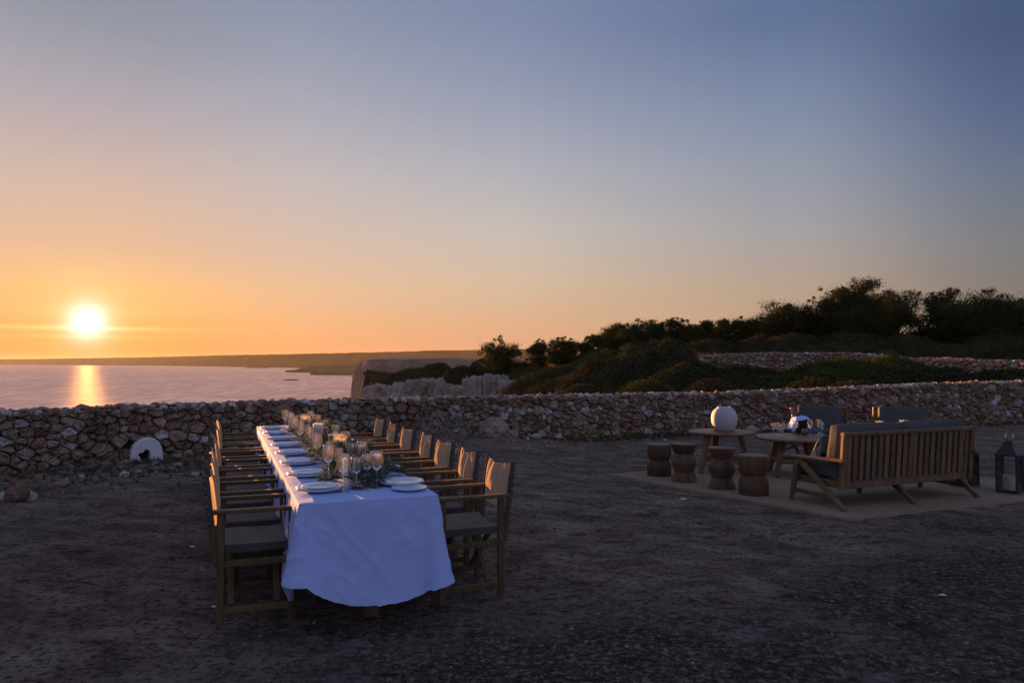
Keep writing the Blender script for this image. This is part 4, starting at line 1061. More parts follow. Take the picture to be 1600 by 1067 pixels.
# tufts: narrow blades standing up from points
def tufts(name, pts, hgt, wid, rng, m, per=9, lean=0.45):
    pts = np.asarray(pts); B = np.repeat(pts, per, 0); n = len(B)
    B = B + np.column_stack([rng.normal(0, wid * 2.2, (n, 2)), np.zeros(n)])
    d = np.column_stack([rng.normal(0, lean, (n, 2)), np.ones(n)]); d /= np.linalg.norm(d, axis=1, keepdims=True)
    h = hgt * rng.uniform(0.45, 1.25, n); s = np.column_stack([rng.normal(size=(n, 2)), np.zeros(n)]); s /= np.linalg.norm(s, axis=1, keepdims=True)
    mid = B + d * (h * 0.55)[:, None]; tip = B + d * h[:, None] + np.column_stack([rng.normal(0, 0.25, (n, 2)) * h[:, None], -0.08 * h])
    V = np.stack([B - s * wid, B + s * wid, mid + s * wid * 0.7, tip, mid - s * wid * 0.7], 1).reshape(-1, 3)
    i = np.arange(n)[:, None] * 5; Fq = np.vstack([i + np.array([[0, 1, 2, 4]])]); Ft = i + np.array([[4, 2, 3]])
    o = link_mesh(name, raw_mesh(name, V, Fq.tolist() + Ft.tolist()), m); return tag(o, kind='stuff')
pts = []
for k in range(3000):
    s0 = veg.uniform(WALL.s[np.argmin(np.hypot(*(WALL.p - np.array([-7.2, 9.2])).T))], WALL.L - 4); p, n_ = WALL.at(np.array([s0])); xx = p[0, 0]
    dens = 1.0 if xx < -3.6 else (0.30 if xx < 1 else (0.9 if xx < 4.3 else 0.45))
    if veg.uniform() > dens: continue
    o = abs(veg.normal(0.0, 0.75 if xx < -3.6 else 0.22)) + 0.06; q_ = p[0] + n_[0] * o; pts.append((q_[0], q_[1], ground_z(q_[0], q_[1]) - 0.01))
tufts('grass', pts, 0.085, 0.004, veg, M['grass'], 10)
pts = []
for px0, px1, Y0, Y1, cnt in ((860, 1000, 60, 86, 420), (1080, 1360, 63, 70, 260), (1400, 1600, 50, 62, 300), (1120, 1420, 32, 50, 300), (740, 870, 96, 112, 200)):
    for k in range(cnt):
        Y = veg.uniform(Y0, Y1); x = (veg.uniform(px0, px1) - 800) / F_PX * Y; pts.append((x, Y, hz_at(x, Y)))
tufts('dry_grass', pts, 0.75, 0.02, veg, M['dry_grass'], 8, 0.3)

# tall flowering stalks below the pines
def agave(px, Y, hpx, lab, seed):
    rng = np.random.default_rng(seed); x = (px - 800) / F_PX * Y; z0 = hz_at(x, Y); t = empty('agave', (x, Y, z0), 0, lab, 'plant', 'spiky plants below the pines')
    h = hpx * Y / F_PX; V = []; Fc = []
    for k in range(16):
        a_ = rng.uniform(0, 6.28); el = rng.uniform(0.5, 1.45); L_ = h * rng.uniform(0.6, 1.0); d = Vector((math.cos(a_) * math.cos(el), math.sin(a_) * math.cos(el), math.sin(el))); s = Vector((-math.sin(a_), math.cos(a_), 0)) * 0.045
        b0 = len(V); V += [-s, s, d * L_ * 0.5 + s * 0.9, d * L_, d * L_ * 0.5 - s * 0.9]; Fc += [[b0, b0 + 1, b0 + 2, b0 + 4], [b0 + 4, b0 + 2, b0 + 3]]
    link_mesh('leaf_rosette', raw_mesh('leaf_rosette', np.array([v[:] for v in V]), Fc), M['scrub_green'], t)
for i, (px, Y, hp, lab) in enumerate(((1308, 61, 16, 'pale spiky agave at left below the tallest pine'), (1324, 61, 20, 'tallest spiky agave on the bank above the hillside wall'), (1352, 61, 15, 'spiky agave at right below the tallest pine'), (1435, 54, 22, 'spiky plant above the gap in the hillside wall'))):
    agave(px, Y, hp, lab, 50 + i)

# ------------------------------------------------------------------ loose rocks
def rock(px, py, w, h, tint, lab, seed, sink=0.25):
    rng = np.random.default_rng(seed); g = G(px, py); Vb, Fb = blob(rng, (w / 2, w / 2 * 0.8, h / 2), 3, 0.16)
    me = raw_mesh('rock', Vb, Fb); set_tint(me, np.full(len(Vb), tint))
    o = link_mesh('rock', me, M['stone'], loc=(g.x, g.y + w * 0.3, max(ground_z(g.x, g.y + w * 0.3), 0) + h / 2 - h * sink), rot=(0, 0, rng.uniform(0, 3)))
    return tag(o, lab, 'rock', 'loose rocks at the foot of the wall')
for i, a_ in enumerate((
    (20, 786, 0.30, 0.26, 0.05, 'dark brown boulder in the bottom left corner of the bank'),
    (46, 783, 0.13, 0.15, 0.95, 'white oblong rock leaning beside the dark brown boulder'),
    (2, 783, 0.12, 0.12, 0.95, 'white rock at the left edge before the dark boulder'),
    (303, 744, 0.13, 0.085, 0.9, 'pale rounded rock on the dirt just left of the far chairs'),
    (215, 742, 0.11, 0.06, 0.7, 'small tan rock in the grass below the whitewashed arch'),
    (275, 733, 0.16, 0.08, 0.6, 'flat rock in the grass right of the whitewashed arch'),
    (92, 764, 0.20, 0.12, 0.35, 'reddish rock half buried in the left bank'),
    (772, 696, 0.62, 0.42, 0.55, 'large pitted boulder slumped against the wall behind the chairs'),
    (800, 694, 0.30, 0.24, 0.66, 'smaller reddish boulder right of the large slumped boulder'),
    (716, 712, 0.36, 0.20, 0.5, 'broken rock on the earth slump behind the lit chair backs'),
    (838, 693, 0.20, 0.14, 0.8, 'pale rock at the wall foot right of the slumped boulders'),
    (873, 690, 0.17, 0.17, 0.88, 'greyish upright stone at the wall foot before the rug'),
    (1040, 689, 0.10, 0.05, 0.93, 'white flat stone in the grass strip behind the stools'),
    (1011, 688, 0.09, 0.05, 0.9, 'little white stone left of the flat one in the grass strip'))):
    rock(*a_, 500 + i)
# rubble fallen along the foot of the wall
items = []
for k in range(420):
    s0 = veg.uniform(4.0, WALL.L - 3); p, n_ = WALL.at(np.array([s0])); left = p[0, 0] < -3.4; mid = -3.0 < p[0, 0] < 0.6
    o = abs(veg.normal(0, 0.6 if left else (0.45 if mid else 0.16))) + 0.05
    if not (left or mid) and veg.uniform() < 0.5: continue
    q_ = p[0] + n_[0] * o; sz = veg.uniform(0.018, 0.05) * (1.7 if veg.uniform() < 0.12 else 1)
    Vb, Fb = blob(veg, (sz * 1.2, sz, sz * 0.7), 1, 0.25); items.append((Vb + np.array([q_[0], q_[1], ground_z(q_[0], q_[1]) + sz * 0.25]), Fb.tolist(), pick_tint(veg, 0.2)))
VV, FF, TT = join_geo(items); me = raw_mesh('fallen_rubble', VV, FF); set_tint(me, TT); tag(link_mesh('fallen_rubble', me, M['stone']), kind='stuff')
# pebbles and chips trodden into the ground
items = []; pg = np.random.default_rng(77)
for k in range(5000):
    Y = 2.2 + 11.5 * pg.uniform() ** 1.9; x = pg.uniform(-0.78, 0.78) * Y
    dd = 5.2 + 0.42 * x - Y
    if pg.uniform() > (0.9 if dd > -0.3 else 0.16): continue
    sz = 0.003 + 0.013 * pg.uniform() ** 6
    Vb = pg.normal(size=(6, 3)); Vb = np.array([(1, 0, 0), (0, 1, 0), (-1, 0, 0), (0, -1, 0), (0, 0, 0.8), (0, 0, -0.8)]) * pg.uniform(0.6, 1.3, (6, 1)) * sz; a_ = pg.uniform(0, 6.28)
    Vr = Vb.copy(); Vr[:, 0] = Vb[:, 0] * math.cos(a_) - Vb[:, 1] * math.sin(a_); Vr[:, 1] = Vb[:, 0] * math.sin(a_) + Vb[:, 1] * math.cos(a_)
    items.append((Vr + np.array([x, Y, ground_z(x, Y) + sz * 0.25]), [[0, 1, 4], [1, 2, 4], [2, 3, 4], [3, 0, 4], [1, 0, 5], [2, 1, 5], [3, 2, 5], [0, 3, 5]], pg.uniform(0.1, 0.70) if pg.uniform() < 0.98 else 0.95))
VV, FF, TT = join_geo(items); me = raw_mesh('pebbles', VV, FF); set_tint(me, TT); tag(link_mesh('pebbles', me, M['stone']), kind='stuff')
def chip(px, py, w, d, lab, seed):
    rng = np.random.default_rng(seed); g = G(px, py); n = 11; V = [(0, 0, 0.012)]
    for i in range(n):
        a_ = 2 * math.pi * i / n; r_ = rng.uniform(0.7, 1.15); V.append((math.cos(a_) * w / 2 * r_, math.sin(a_) * d / 2 * r_, 0.002))
    o = link_mesh('plaster_chip', raw_mesh('plaster_chip', np.array(V), [[0, i + 1, (i + 1) % n + 1] for i in range(n)]), M['lime_white'], loc=(g.x, g.y, ground_z(g.x, g.y) + 0.003))
    return tag(o, lab, 'debris', 'pale chips on the ground')
for i, a_ in enumerate(((1068, 779, 0.085, 0.08, 'white plaster chip on the dirt in front of the four stools'), (301, 855, 0.05, 0.03, 'tiny white chip on the dirt left of the nearest chair'), (335, 946, 0.035, 0.025, 'tiny white chip beside the front foot of the nearest left chair'), (1473, 925, 0.06, 0.03, 'white chip alone on the dark ground in front of the sofa'))):
    chip(*a_, 600 + i)
# ------------------------------------------------------------------ the long dinner table
ORD = ['first', 'second', 'third', 'fourth', 'fifth', 'sixth', 'seventh', 'eighth', 'ninth']
T0 = Vector((-1.165, 4.06, 0)); TA = math.atan2(0.367, 0.930)
TW, TL, TZ = 0.79, 5.3, 0.75
def TP(u, t, z=0.0):
    return Vector((T0.x + math.cos(TA) * u - math.sin(TA) * t, T0.y + math.sin(TA) * u + math.cos(TA) * t, z))
tb = empty('dining_table', TP(TW / 2, TL / 2), TA, 'long wooden dining table almost hidden under the white tablecloth', 'table')
MB().box(-TW / 2 + .01, TW / 2 - .01, -TL / 2 + .01, TL / 2 - .01, TZ - 0.035, TZ - 0.004).build('tabletop', M['teak'], tb)
for y in (-TL / 2 + 0.30, 0, TL / 2 - 0.30):
    MB().bar((0.06, y, 0.0), (0.06, y, TZ - 0.075), 0.085, 0.085, (0, 1, 0)).build('leg', M['chair_wood'], tb)
    MB().bar((-0.26, y, TZ - 0.055), (0.30, y, TZ - 0.055), 0.05, 0.04).build('crossbar', M['chair_wood'], tb)

def make_cloth():
    r = 0.022; step = 0.017; per = []
    def seg(a, b_, nrm):
        n_ = max(2, int((Vector(b_) - Vector(a)).length / step))
        for k in range(n_): per.append((*(Vector(a).lerp(Vector(b_), k / n_)), *nrm))
    hw, hl = TW / 2, TL / 2; c = 0.03
    def corner(cx, cy, a0):
        for k in range(7):
            a_ = a0 + (math.pi / 2) * (k + 0.5) / 7; per.append((cx + c * math.cos(a_), cy + c * math.sin(a_), math.cos(a_), math.sin(a_)))
    seg((-hw + c, -hl), (hw - c, -hl), (0, -1)); corner(hw - c, -hl + c, -math.pi / 2)
    seg((hw, -hl + c), (hw, hl - c), (1, 0)); corner(hw - c, hl - c, 0)
    seg((hw - c, hl), (-hw + c, hl), (0, 1)); corner(-hw + c, hl - c, math.pi / 2)
    seg((-hw, hl - c), (-hw, -hl + c), (-1, 0)); corner(-hw + c, -hl + c, math.pi)
    P = np.array(per); n = len(P); K = 46
    s = np.concatenate([[0], np.cumsum(np.linalg.norm(np.diff(P[:, :2], axis=0), axis=1))])
    side = np.where(np.abs(P[:, 3]) > np.abs(P[:, 2]), 0, 1)      # 0 = the two short ends
    front = (P[:, 1] < -hl + 0.04)
    x = P[:, 0]
    dl = np.hypot(P[:, 0] + hw, P[:, 1] + hl); dr = np.hypot(P[:, 0] - hw, P[:, 1] + hl)
    drop = 0.50 + 0.05 * np.sin(s * 1.7) + 0.03 * np.sin(s * 4.3 + 1)
    fd = 0.455 + 0.125 * np.clip(1 - ((x - 0.05) / (hw + 0.02)) ** 2, 0, 1) ** 0.8
    drop = np.where(front, fd, drop)
    drop = drop * (1 - np.exp(-(dl / 0.16) ** 2) * 0.06) ; drop = np.where(~front, drop * (1 - 0.12 * np.exp(-(dr / 0.14) ** 2)), drop)
    rows = []
    for k in range(K):
        q_ = k / (K - 1); z = -drop * q_
        rnd_ = r * (1 - math.sqrt(max(0, 1 - min(1, q_ * 18) ** 2))) if q_ < 1 / 18 else r
        flare = 0.010 * q_ + np.where(front, 0.050 * q_ ** 1.3, 0.02 * q_)
        flare = flare + np.exp(-(dl / 0.12) ** 2) * 0.040 * q_ ** 1.1 + np.exp(-(dr / 0.075) ** 2) * 0.045 * q_ ** 1.1
        flare = flare - np.exp(-(((dr - 0.14) / 0.05) ** 2)) * 0.030 * q_ * (~front) - np.where(front, np.exp(-((dr - 0.075) / 0.022) ** 2) * 0.036 * q_, 0)
        fold = np.where(front, 0.006 * np.sin(s * 13 + 1.5 * np.sin(s * 3)) * q_, 0.022 * np.sin(s * 11.0 + 2.1 * np.sin(s * 1.9)) * q_ ** 1.2)
        Q = np.stack([s, np.full(n, z), s * 0], 1)
        # pressed creases and crumple in the linen
        Qa = np.stack([s * 0.72 + z * 0.69, (z * 0.72 - s * 0.69) * 0.32, s * 0], 1); Qb = np.stack([s * 0.70 - z * 0.71, (z * 0.70 + s * 0.71) * 0.32, s * 0], 1)
        def ridge(q2, sc, sd_, pw): return np.clip(1 - 2.4 * np.abs(fbm(q2 + sd_, sc, 2, sd_)), 0, 1) ** pw
        cr = 0.0068 * ridge(Qa, 3.6, 201, 6) + 0.0068 * ridge(Qb, 4.0, 203, 6) + 0.0045 * ridge(Qa, 9, 205, 4) + 0.0040 * ridge(Qb, 10, 206, 4) + np.where(front, 0.005 * np.exp(-((x - 0.03) / 0.007) ** 2), 0) + 0.0045 * fbm(Q, 2.2, 2, 209)
        d1 = np.abs((x + 0.30) * 0.74 + (z + 0.10) * 0.67); d2 = np.abs((x - 0.33) * 0.70 - (z + 0.12) * 0.72); d3 = np.abs((x - 0.02) * 0.95 - (z + 0.1) * 0.3)
        cr = cr + np.where(front, 0.0035 * np.exp(-(d1 / 0.012) ** 2) * sstep(.1, .3, q_) * (0.6 + 0.6 * np.sin(s * 9)) + 0.0028 * np.exp(-(d2 / 0.012) ** 2) * sstep(.3, .5, q_) + 0.002 * np.exp(-(d3 / 0.010) ** 2), 0)
        off = (flare + fold * min(1, q_ * 3) + cr * min(1, q_ * 8)) + rnd_ * 0.0
        fray = (0.004 * fbm(Q, 60, 2, 207)) if k == K - 1 else 0
        rows.append(np.stack([P[:, 0] + P[:, 2] * off, P[:, 1] + P[:, 3] * off, TZ + z + fray], 1))
    V = np.stack(rows, 1).reshape(-1, 3); Fq = grid_faces(n, K, True).tolist()
    # the flat top, finely gridded, sewn to the first row of the skirt by overlap just inside the edge
    nx, ny = 34, 210
    ax_, ay_ = np.linspace(-hw - 0.001, hw + 0.001, nx), np.linspace(-hl - 0.001, hl + 0.001, ny); A_, B_ = np.meshgrid(ax_, ay_, indexing='ij')
    tx, ty = A_.ravel(), B_.ravel(); Q = np.stack([tx, ty, tx * 0], 1)
    edge = np.minimum(hw - np.abs(tx), hl - np.abs(ty)); hgt = 0.0035 + (0.0016 * fbm(Q, 7, 3, 211) - 0.002 * np.abs(fbm(Q, 3.2, 2, 213))) * sstep(0.0, 0.05, edge) + 0.003 * np.exp(-(np.mod(ty + 0.55, 0.66) - 0.33) ** 2 / 0.00012)
    b0 = len(V); V = np.vstack([V, np.stack([tx, ty, TZ + hgt - 0.004 * sstep(0.012, 0, edge)], 1)])
    Fq += (grid_faces(nx, ny) + b0).tolist()
    me = raw_mesh('tablecloth', V, Fq, True)
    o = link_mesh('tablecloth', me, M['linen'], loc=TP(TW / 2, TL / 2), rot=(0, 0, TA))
    return tag(o, 'creased white tablecloth hanging low over the long dining table', 'tablecloth')
make_cloth()
CZ = TZ + 0.004       # level things stand on

# ------------------------------------------------------------------ director's chairs
def make_chair():
    root = empty('director_chair', (0, 0, 0), 0, None, 'chair', "folding canvas chairs along the dinner table")
    W = 0.222; wd = M['chair_wood']
    for sx in (-1, 1):
        x = sx * W
        MB().bar((x, 0.20, 0), (x, 0.20, 0.645), 0.028, 0.045, (0, 1, 0)).build('leg', wd, root)
        MB().bar((x, -0.20, 0), (x, -0.20, 0.645), 0.028, 0.045, (0, 1, 0)).build('leg', wd, root)
        MB().bar((x, -0.25, 0.658), (x, 0.29, 0.658), 0.052, 0.024).build('armrest', wd, root)
        MB().bar((x, -0.20, 0.085), (x, 0.20, 0.085), 0.022, 0.040).build('foot_rail', wd, root)
        MB().bar((x, -0.178, 0.355), (x, 0.178, 0.355), 0.020, 0.040).build('side_rail', wd, root)
        MB().bar((x * 0.93, -0.195, 0.452), (x * 0.93, 0.205, 0.452), 0.028, 0.028).build('seat_rail', wd, root)
        MB().bar((x * 1.0, -0.226, 0.36), (x, -0.286, 0.872), 0.022, 0.030, (0, 1, 0)).build('back_post', wd, root)
    for y in (-0.13, 0.13):
        for sx in (-1, 1):
            MB().bar((-sx * (W - 0.02), y + sx * 0.012, 0.11), (sx * (W - 0.03), y + sx * 0.012, 0.445), 0.018, 0.036, (0, 1, 0)).build('cross_brace', wd, root)
    # sling seat with a thick hem wrapped over the rails
    nx, ny = 17, 15; ax_, ay_ = np.linspace(-1, 1, nx), np.linspace(-1, 1, ny); A_, B_ = np.meshgrid(ax_, ay_, indexing='ij'); u, v = A_.ravel(), B_.ravel()
    Q = np.stack([u, v, u * 0], 1)
    z = 0.470 - 0.024 * (1 - u ** 2) + 0.006 * np.exp(-((np.abs(u) - 0.9) / .12) ** 2) + 0.0035 * fbm(Q, 2.6, 3, 301)
    V = np.stack([u * 0.220, v * 0.205 * (1 - 0.03 * (1 - u ** 2)), z], 1)
    rim_ = [i * ny for i in range(nx)] + [(nx - 1) * ny + j for j in range(1, ny)] + [i * ny + ny - 1 for i in range(nx - 2, -1, -1)] + [j for j in range(ny - 2, 0, -1)]
    Fq = grid_faces(nx, ny).tolist(); b0 = len(V); lo = V[rim_].copy(); lo[:, 2] -= np.where(np.abs(lo[:, 0]) > 0.213, 0.048, 0.014); V = np.vstack([V, lo])
    m_ = len(rim_); Fq += [[rim_[i], b0 + i, b0 + (i + 1) % m_, rim_[(i + 1) % m_]] for i in range(m_)]
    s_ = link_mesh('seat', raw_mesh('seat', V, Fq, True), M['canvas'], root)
    for sx in (-1, 1):
        hm_ = MB().box(*sorted((sx * 0.214, sx * 0.225)), -0.206, 0.206, 0.418, 0.463).build('hem', M['canvas_shaded'], s_)
    # gathered back: a slack canvas between sleeves on the posts
    nx, nz = 57, 26; ax_, az_ = np.linspace(-1, 1, nx), np.linspace(0, 1, nz); A_, B_ = np.meshgrid(ax_, az_, indexing='ij'); u, w = A_.ravel(), B_.ravel()
    gath = 0.0055 * (np.sin(u * (17 - 5 * w) + 2.2 * w + 0.6 * np.sin(w * 5)) + 0.55 * np.sin(u * 29 + 1 - w * 4)) * (0.28 + 0.72 * np.exp(-w * 2.0)) * (1 - np.abs(u) ** 8)
    spread_ = 0.005 * np.sin(u * 6.0 + w * 3.2 + 0.6) * (1 - u ** 4)
    zt = 0.868 - 0.024 * (1 - u ** 2) + 0.004 * np.sin(u * 19) * (1 - u ** 2); zb = 0.575 - 0.012 * (1 - u ** 2); z = zt + (zb - zt) * w
    yb = -0.284 + (0.868 - z) * 0.115 + 0.050 * (1 - u ** 2) * (0.55 + 0.45 * np.sin(math.pi * w)) + gath + spread_
    V = np.stack([u * 0.224, yb, z], 1)
    b_ = link_mesh('backrest', raw_mesh('backrest', V, grid_faces(nx, nz), True), M['canvas_back_sunlit'], root)
    for sx in (-1, 1):
        MB().bar((sx * 0.222, -0.2515, 0.575), (sx * 0.222, -0.2865, 0.874), 0.030, 0.037, (0, 1, 0), ch=0.3).build('sleeve', M['canvas_shaded'], b_)
        mb = MB()
        for k in range(6):
            zz2 = 0.60 + k * 0.05; mb.lathe([(0.0045, 0), (0.003, 0.002)], 6, (0, 0, 0)); 
            for i in range(-12, 0): mb.v[i] = (sx * 0.2375 + sx * mb.v[i][2], -0.2525 - (zz2 - 0.575) * 0.117 + mb.v[i][0] - 0.006, zz2 + mb.v[i][1])
        mb.build('studs', M['stud'], b_)
    return root
proto = make_chair()
def put_chair(u, t, face, label, first=False):
    o = proto if first else copy_tree(proto)
    jit = veg.uniform(-0.05, 0.05); o.location = TP(u + veg.uniform(-.025, .02), t + veg.uniform(-.02, .02), 0); o.rotation_euler = (0, 0, TA + face + jit)
    o['label'] = label
for k in range(8):
    lab = ('nearest folding canvas chair on the left side of the dinner table' if k == 0 else
           'farthest folding canvas chair on the left side, by the wall' if k == 7 else
           f'{ORD[k]} folding canvas chair from the near end on the left side of the table')
    put_chair(-0.197, 0.66 + 0.650 * k, -math.pi / 2, lab, k == 0)
for k in range(7):
    lab = ('nearest folding canvas chair on the right side of the table, its whole frame in view' if k == 0 else
           'farthest folding canvas chair on the right side, by the wall' if k == 6 else
           f'{ORD[k]} folding canvas chair from the near end on the right side of the table')
    put_chair(1.112, 0.560 + 0.672 * k, math.pi / 2, lab)

# ------------------------------------------------------------------ china
def plate_prof(r, h=0.022):
    return [(r * 0.56, 0), (r * 0.60, 0.001), (r * 0.70, 0.006), (r * 0.985, h - 0.003), (r, h), (r * 0.985, h + 0.002), (r * 0.72, 0.010), (r * 0.60, 0.0055), (r * 0.05, 0.005)]
pl_big = MB().lathe(plate_prof(0.138, 0.020), 40).build('dinner_plate', M['china'], None, True)
pl_mid = MB().lathe(plate_prof(0.108, 0.018), 36).build('side_plate', M['china'], None, True)
first_big = first_mid = True
def plate(kind, u, t, z, label):
    global first_big, first_mid
    src = pl_big if kind == 'b' else pl_mid
    if kind == 'b' and first_big: o, first_big = src, False
    elif kind == 'm' and first_mid: o, first_mid = src, False
    else: o = src.copy(); COL.objects.link(o)
    o.location = TP(u, t, z); o.rotation_euler = (0, 0, veg.uniform(0, 6))
    tag(o, label, 'plate', 'white plates set along the table')
for k in range(8):
    t = 0.385 + 0.625 * k; u = 0.155 + veg.uniform(-.006, .006)
    w_ = 'nearest' if k == 0 else 'farthest' if k == 7 else ORD[k]
    plate('b', u, t, CZ + 0.0005, f'large white plate under its stack, {w_} setting on the left side')
    plate('b', u + .003, t, CZ + 0.0075, f'second large white plate in the stack, {w_} setting on the left side')
    plate('m', u + .002, t + .003, CZ + 0.0145, f'small white plate on top of the stack, {w_} setting on the left side')
for k in range(7):
    t = 0.425 + 0.668 * k; u = 0.675 + veg.uniform(-.006, .006)
    w_ = 'nearest' if k == 0 else 'farthest' if k == 6 else ORD[k]
    plate('b', u, t, CZ + 0.0005, f'large white plate under its stack, {w_} setting on the right side')
    plate('b', u - .003, t, CZ + 0.0075, f'second large white plate in the stack, {w_} setting on the right side')
    if k: plate('m', u - .002, t, CZ + 0.0145, f'small white plate on top of the stack, {w_} setting on the right side')
plate('m', 0.665, 0.215, CZ + 0.0005, 'small white plate alone in front of the nearest right setting')

# ------------------------------------------------------------------ glasses
def make_glass(h, rb, rf, bowl_h, name='wine_glass'):
    root = empty(name, (0, 0, 0), 0, None, 'glass', 'clear wine glasses on the dinner table')
    hb = h - bowl_h
    bowl = [(0.004, hb), (rb * 0.35, hb + bowl_h * 0.045), (rb * 0.70, hb + bowl_h * 0.17), (rb * 0.93, hb + bowl_h * 0.33), (rb, hb + bowl_h * 0.48), (rb * 0.96, hb + bowl_h * 0.68), (rb * 0.86, hb + bowl_h * 0.88), (rb * 0.80, h), (rb * 0.785, h + 0.0008)]
    MB().lathe(bowl, 28, cap0=False, cap1=False).build('bowl', M['glass'], root, True)
    MB().lathe([(rb * 0.802, h - 0.0015), (rb * 0.812, h), (rb * 0.80, h + 0.0012), (rb * 0.788, h)], 28, cap0=False, cap1=False).build('rim', M['stem_glass'], root, True)
    MB().lathe([(0.0052, 0.006), (0.0042, 0.014), (0.0036, hb * 0.5), (0.0042, hb - 0.008), (0.010, hb + 0.004)], 10, cap0=False, cap1=False).build('stem', M['stem_glass'], root, True)
    MB().lathe([(rf, 0.0), (rf, 0.0018), (rf * 0.6, 0.0035), (0.006, 0.008)], 28, cap1=False).build('foot', M['stem_glass'], root, True)
    return root
g_tall = make_glass(0.222, 0.043, 0.038, 0.118); g_small = make_glass(0.188, 0.036, 0.033, 0.098)
used = {id(g_tall): False, id(g_small): False}
def glass(src, loc, label, group=None):
    if not used[id(src)]: o = src; used[id(src)] = True
    else: o = copy_tree(src)
    o.location = loc; o['label'] = label
    o.rotation_euler = (0, 0, veg.uniform(0, 6))
    if group: o['group'] = group
    return o
GL = [(g_tall, 0.285, 0.317, 'large wine glass in front of the white pillar candle, nearest the camera'),
      (g_small, 0.375, 0.385, 'smaller wine glass just right of the nearest white pillar candle'),
      (g_small, 0.462, 0.505, 'smaller wine glass, second right of the nearest white pillar candle'),
      (g_tall, 0.500, 0.385, 'large wine glass beside the nearest right plate stack'),
      (g_tall, 0.265, 0.83, 'large wine glass left of the nearest hurricane lamp'),
      (g_small, 0.345, 0.93, 'smaller wine glass before the nearest hurricane lamp'),
      (g_tall, 0.29, 1.68, 'large wine glass left of and behind the nearest hurricane lamp'),
      (g_small, 0.35, 1.40, 'smaller wine glass hidden against the left of the nearest hurricane lamp'),
      (g_tall, 0.52, 1.02, 'large wine glass among the leaves right of the nearest hurricane lamp'),
      (g_small, 0.47, 1.20, 'smaller wine glass against the right side of the nearest hurricane lamp')]
for src, u, t, lab in GL: glass(src, TP(u, t, CZ), lab)
for k in range(3, 8):
    t = 0.385 + 0.625 * k - 0.02; w_ = ORD[k] if k < 7 else 'farthest'
    glass(g_tall, TP(0.285 + veg.uniform(-.02, .02), t + veg.uniform(-.03, .03), CZ), f'large wine glass at the {w_} setting on the left side')
    glass(g_small, TP(0.35 + veg.uniform(-.02, .01), t + 0.10 + veg.uniform(-.03, .03), CZ), f'smaller wine glass at the {w_} setting on the left side')
for k in range(2, 7):
    t = 0.425 + 0.668 * k; w_ = ORD[k] if k < 6 else 'farthest'
    glass(g_tall, TP(0.535 + veg.uniform(-.02, .02), t + veg.uniform(-.03, .03), CZ), f'large wine glass at the {w_} setting on the right side')
    glass(g_small, TP(0.47 + veg.uniform(-.01, .02), t + 0.10 + veg.uniform(-.03, .03), CZ), f'smaller wine glass at the {w_} setting on the right side')

# ------------------------------------------------------------------ candles and hurricane lamps
def candle(u, t, r, h, label, z=CZ):
    root = empty('pillar_candle', TP(u, t, z), 0, label, 'candle', 'cream pillar candles on the table')
    MB().lathe([(r * 0.97, 0), (r, 0.004), (r, h - 0.006), (r * 0.97, h), (r * 0.8, h - 0.003), (r * 0.25, h - 0.008), (0.002, h - 0.009)], 32).build('wax_body', M['wax'], root, 'auto')
    MB().tube([(0, 0, h - 0.01), (0.001, 0, h + 0.006), (0.003, 0.001, h + 0.013)], 0.0013, 5).build('wick', M['iron'], root)
def hurricane(u, t, r, h, label):
    root = empty('hurricane_lamp', TP(u, t, CZ), 0, label, 'glass lamp', 'glass cylinders round the candles')
    MB().lathe([(r, 0.0), (r, h * 0.5), (r, h), (r - 0.0018, h + 0.0015), (r - 0.0036, h), (r - 0.0036, 0.008), (0.002, 0.008)], 48, cap1=False).build('glass_cylinder', M['hurricane_glass'], root, 'auto')
    MB().lathe([(r - 0.004, h - 0.0035), (r + 0.0015, h - 0.0015), (r + 0.0015, h + 0.001), (r - 0.004, h + 0.002)], 48, cap0=False, cap1=False).build('rim', M['stem_glass'], root, True)
candle(0.35, 0.517, 0.038, 0.172, 'slim white pillar candle standing free at the near end of the table')
for (u, t, r, h, cr, chh, wd_) in ((0.452, 1.638, 0.080, 0.215, 0.048, 0.165, 'nearest'), (0.40, 2.52, 0.078, 0.225, 0.046, 0.225, 'middle'), (0.45, 4.16, 0.080, 0.190, 0.046, 0.150, 'farthest')):
    hurricane(u, t, r, h if wd_ != 'middle' else 0.20, f'{wd_} glass hurricane cylinder round a thick candle')
    candle(u, t, cr, chh, f'thick cream candle inside the {wd_} hurricane cylinder', CZ + 0.0085)

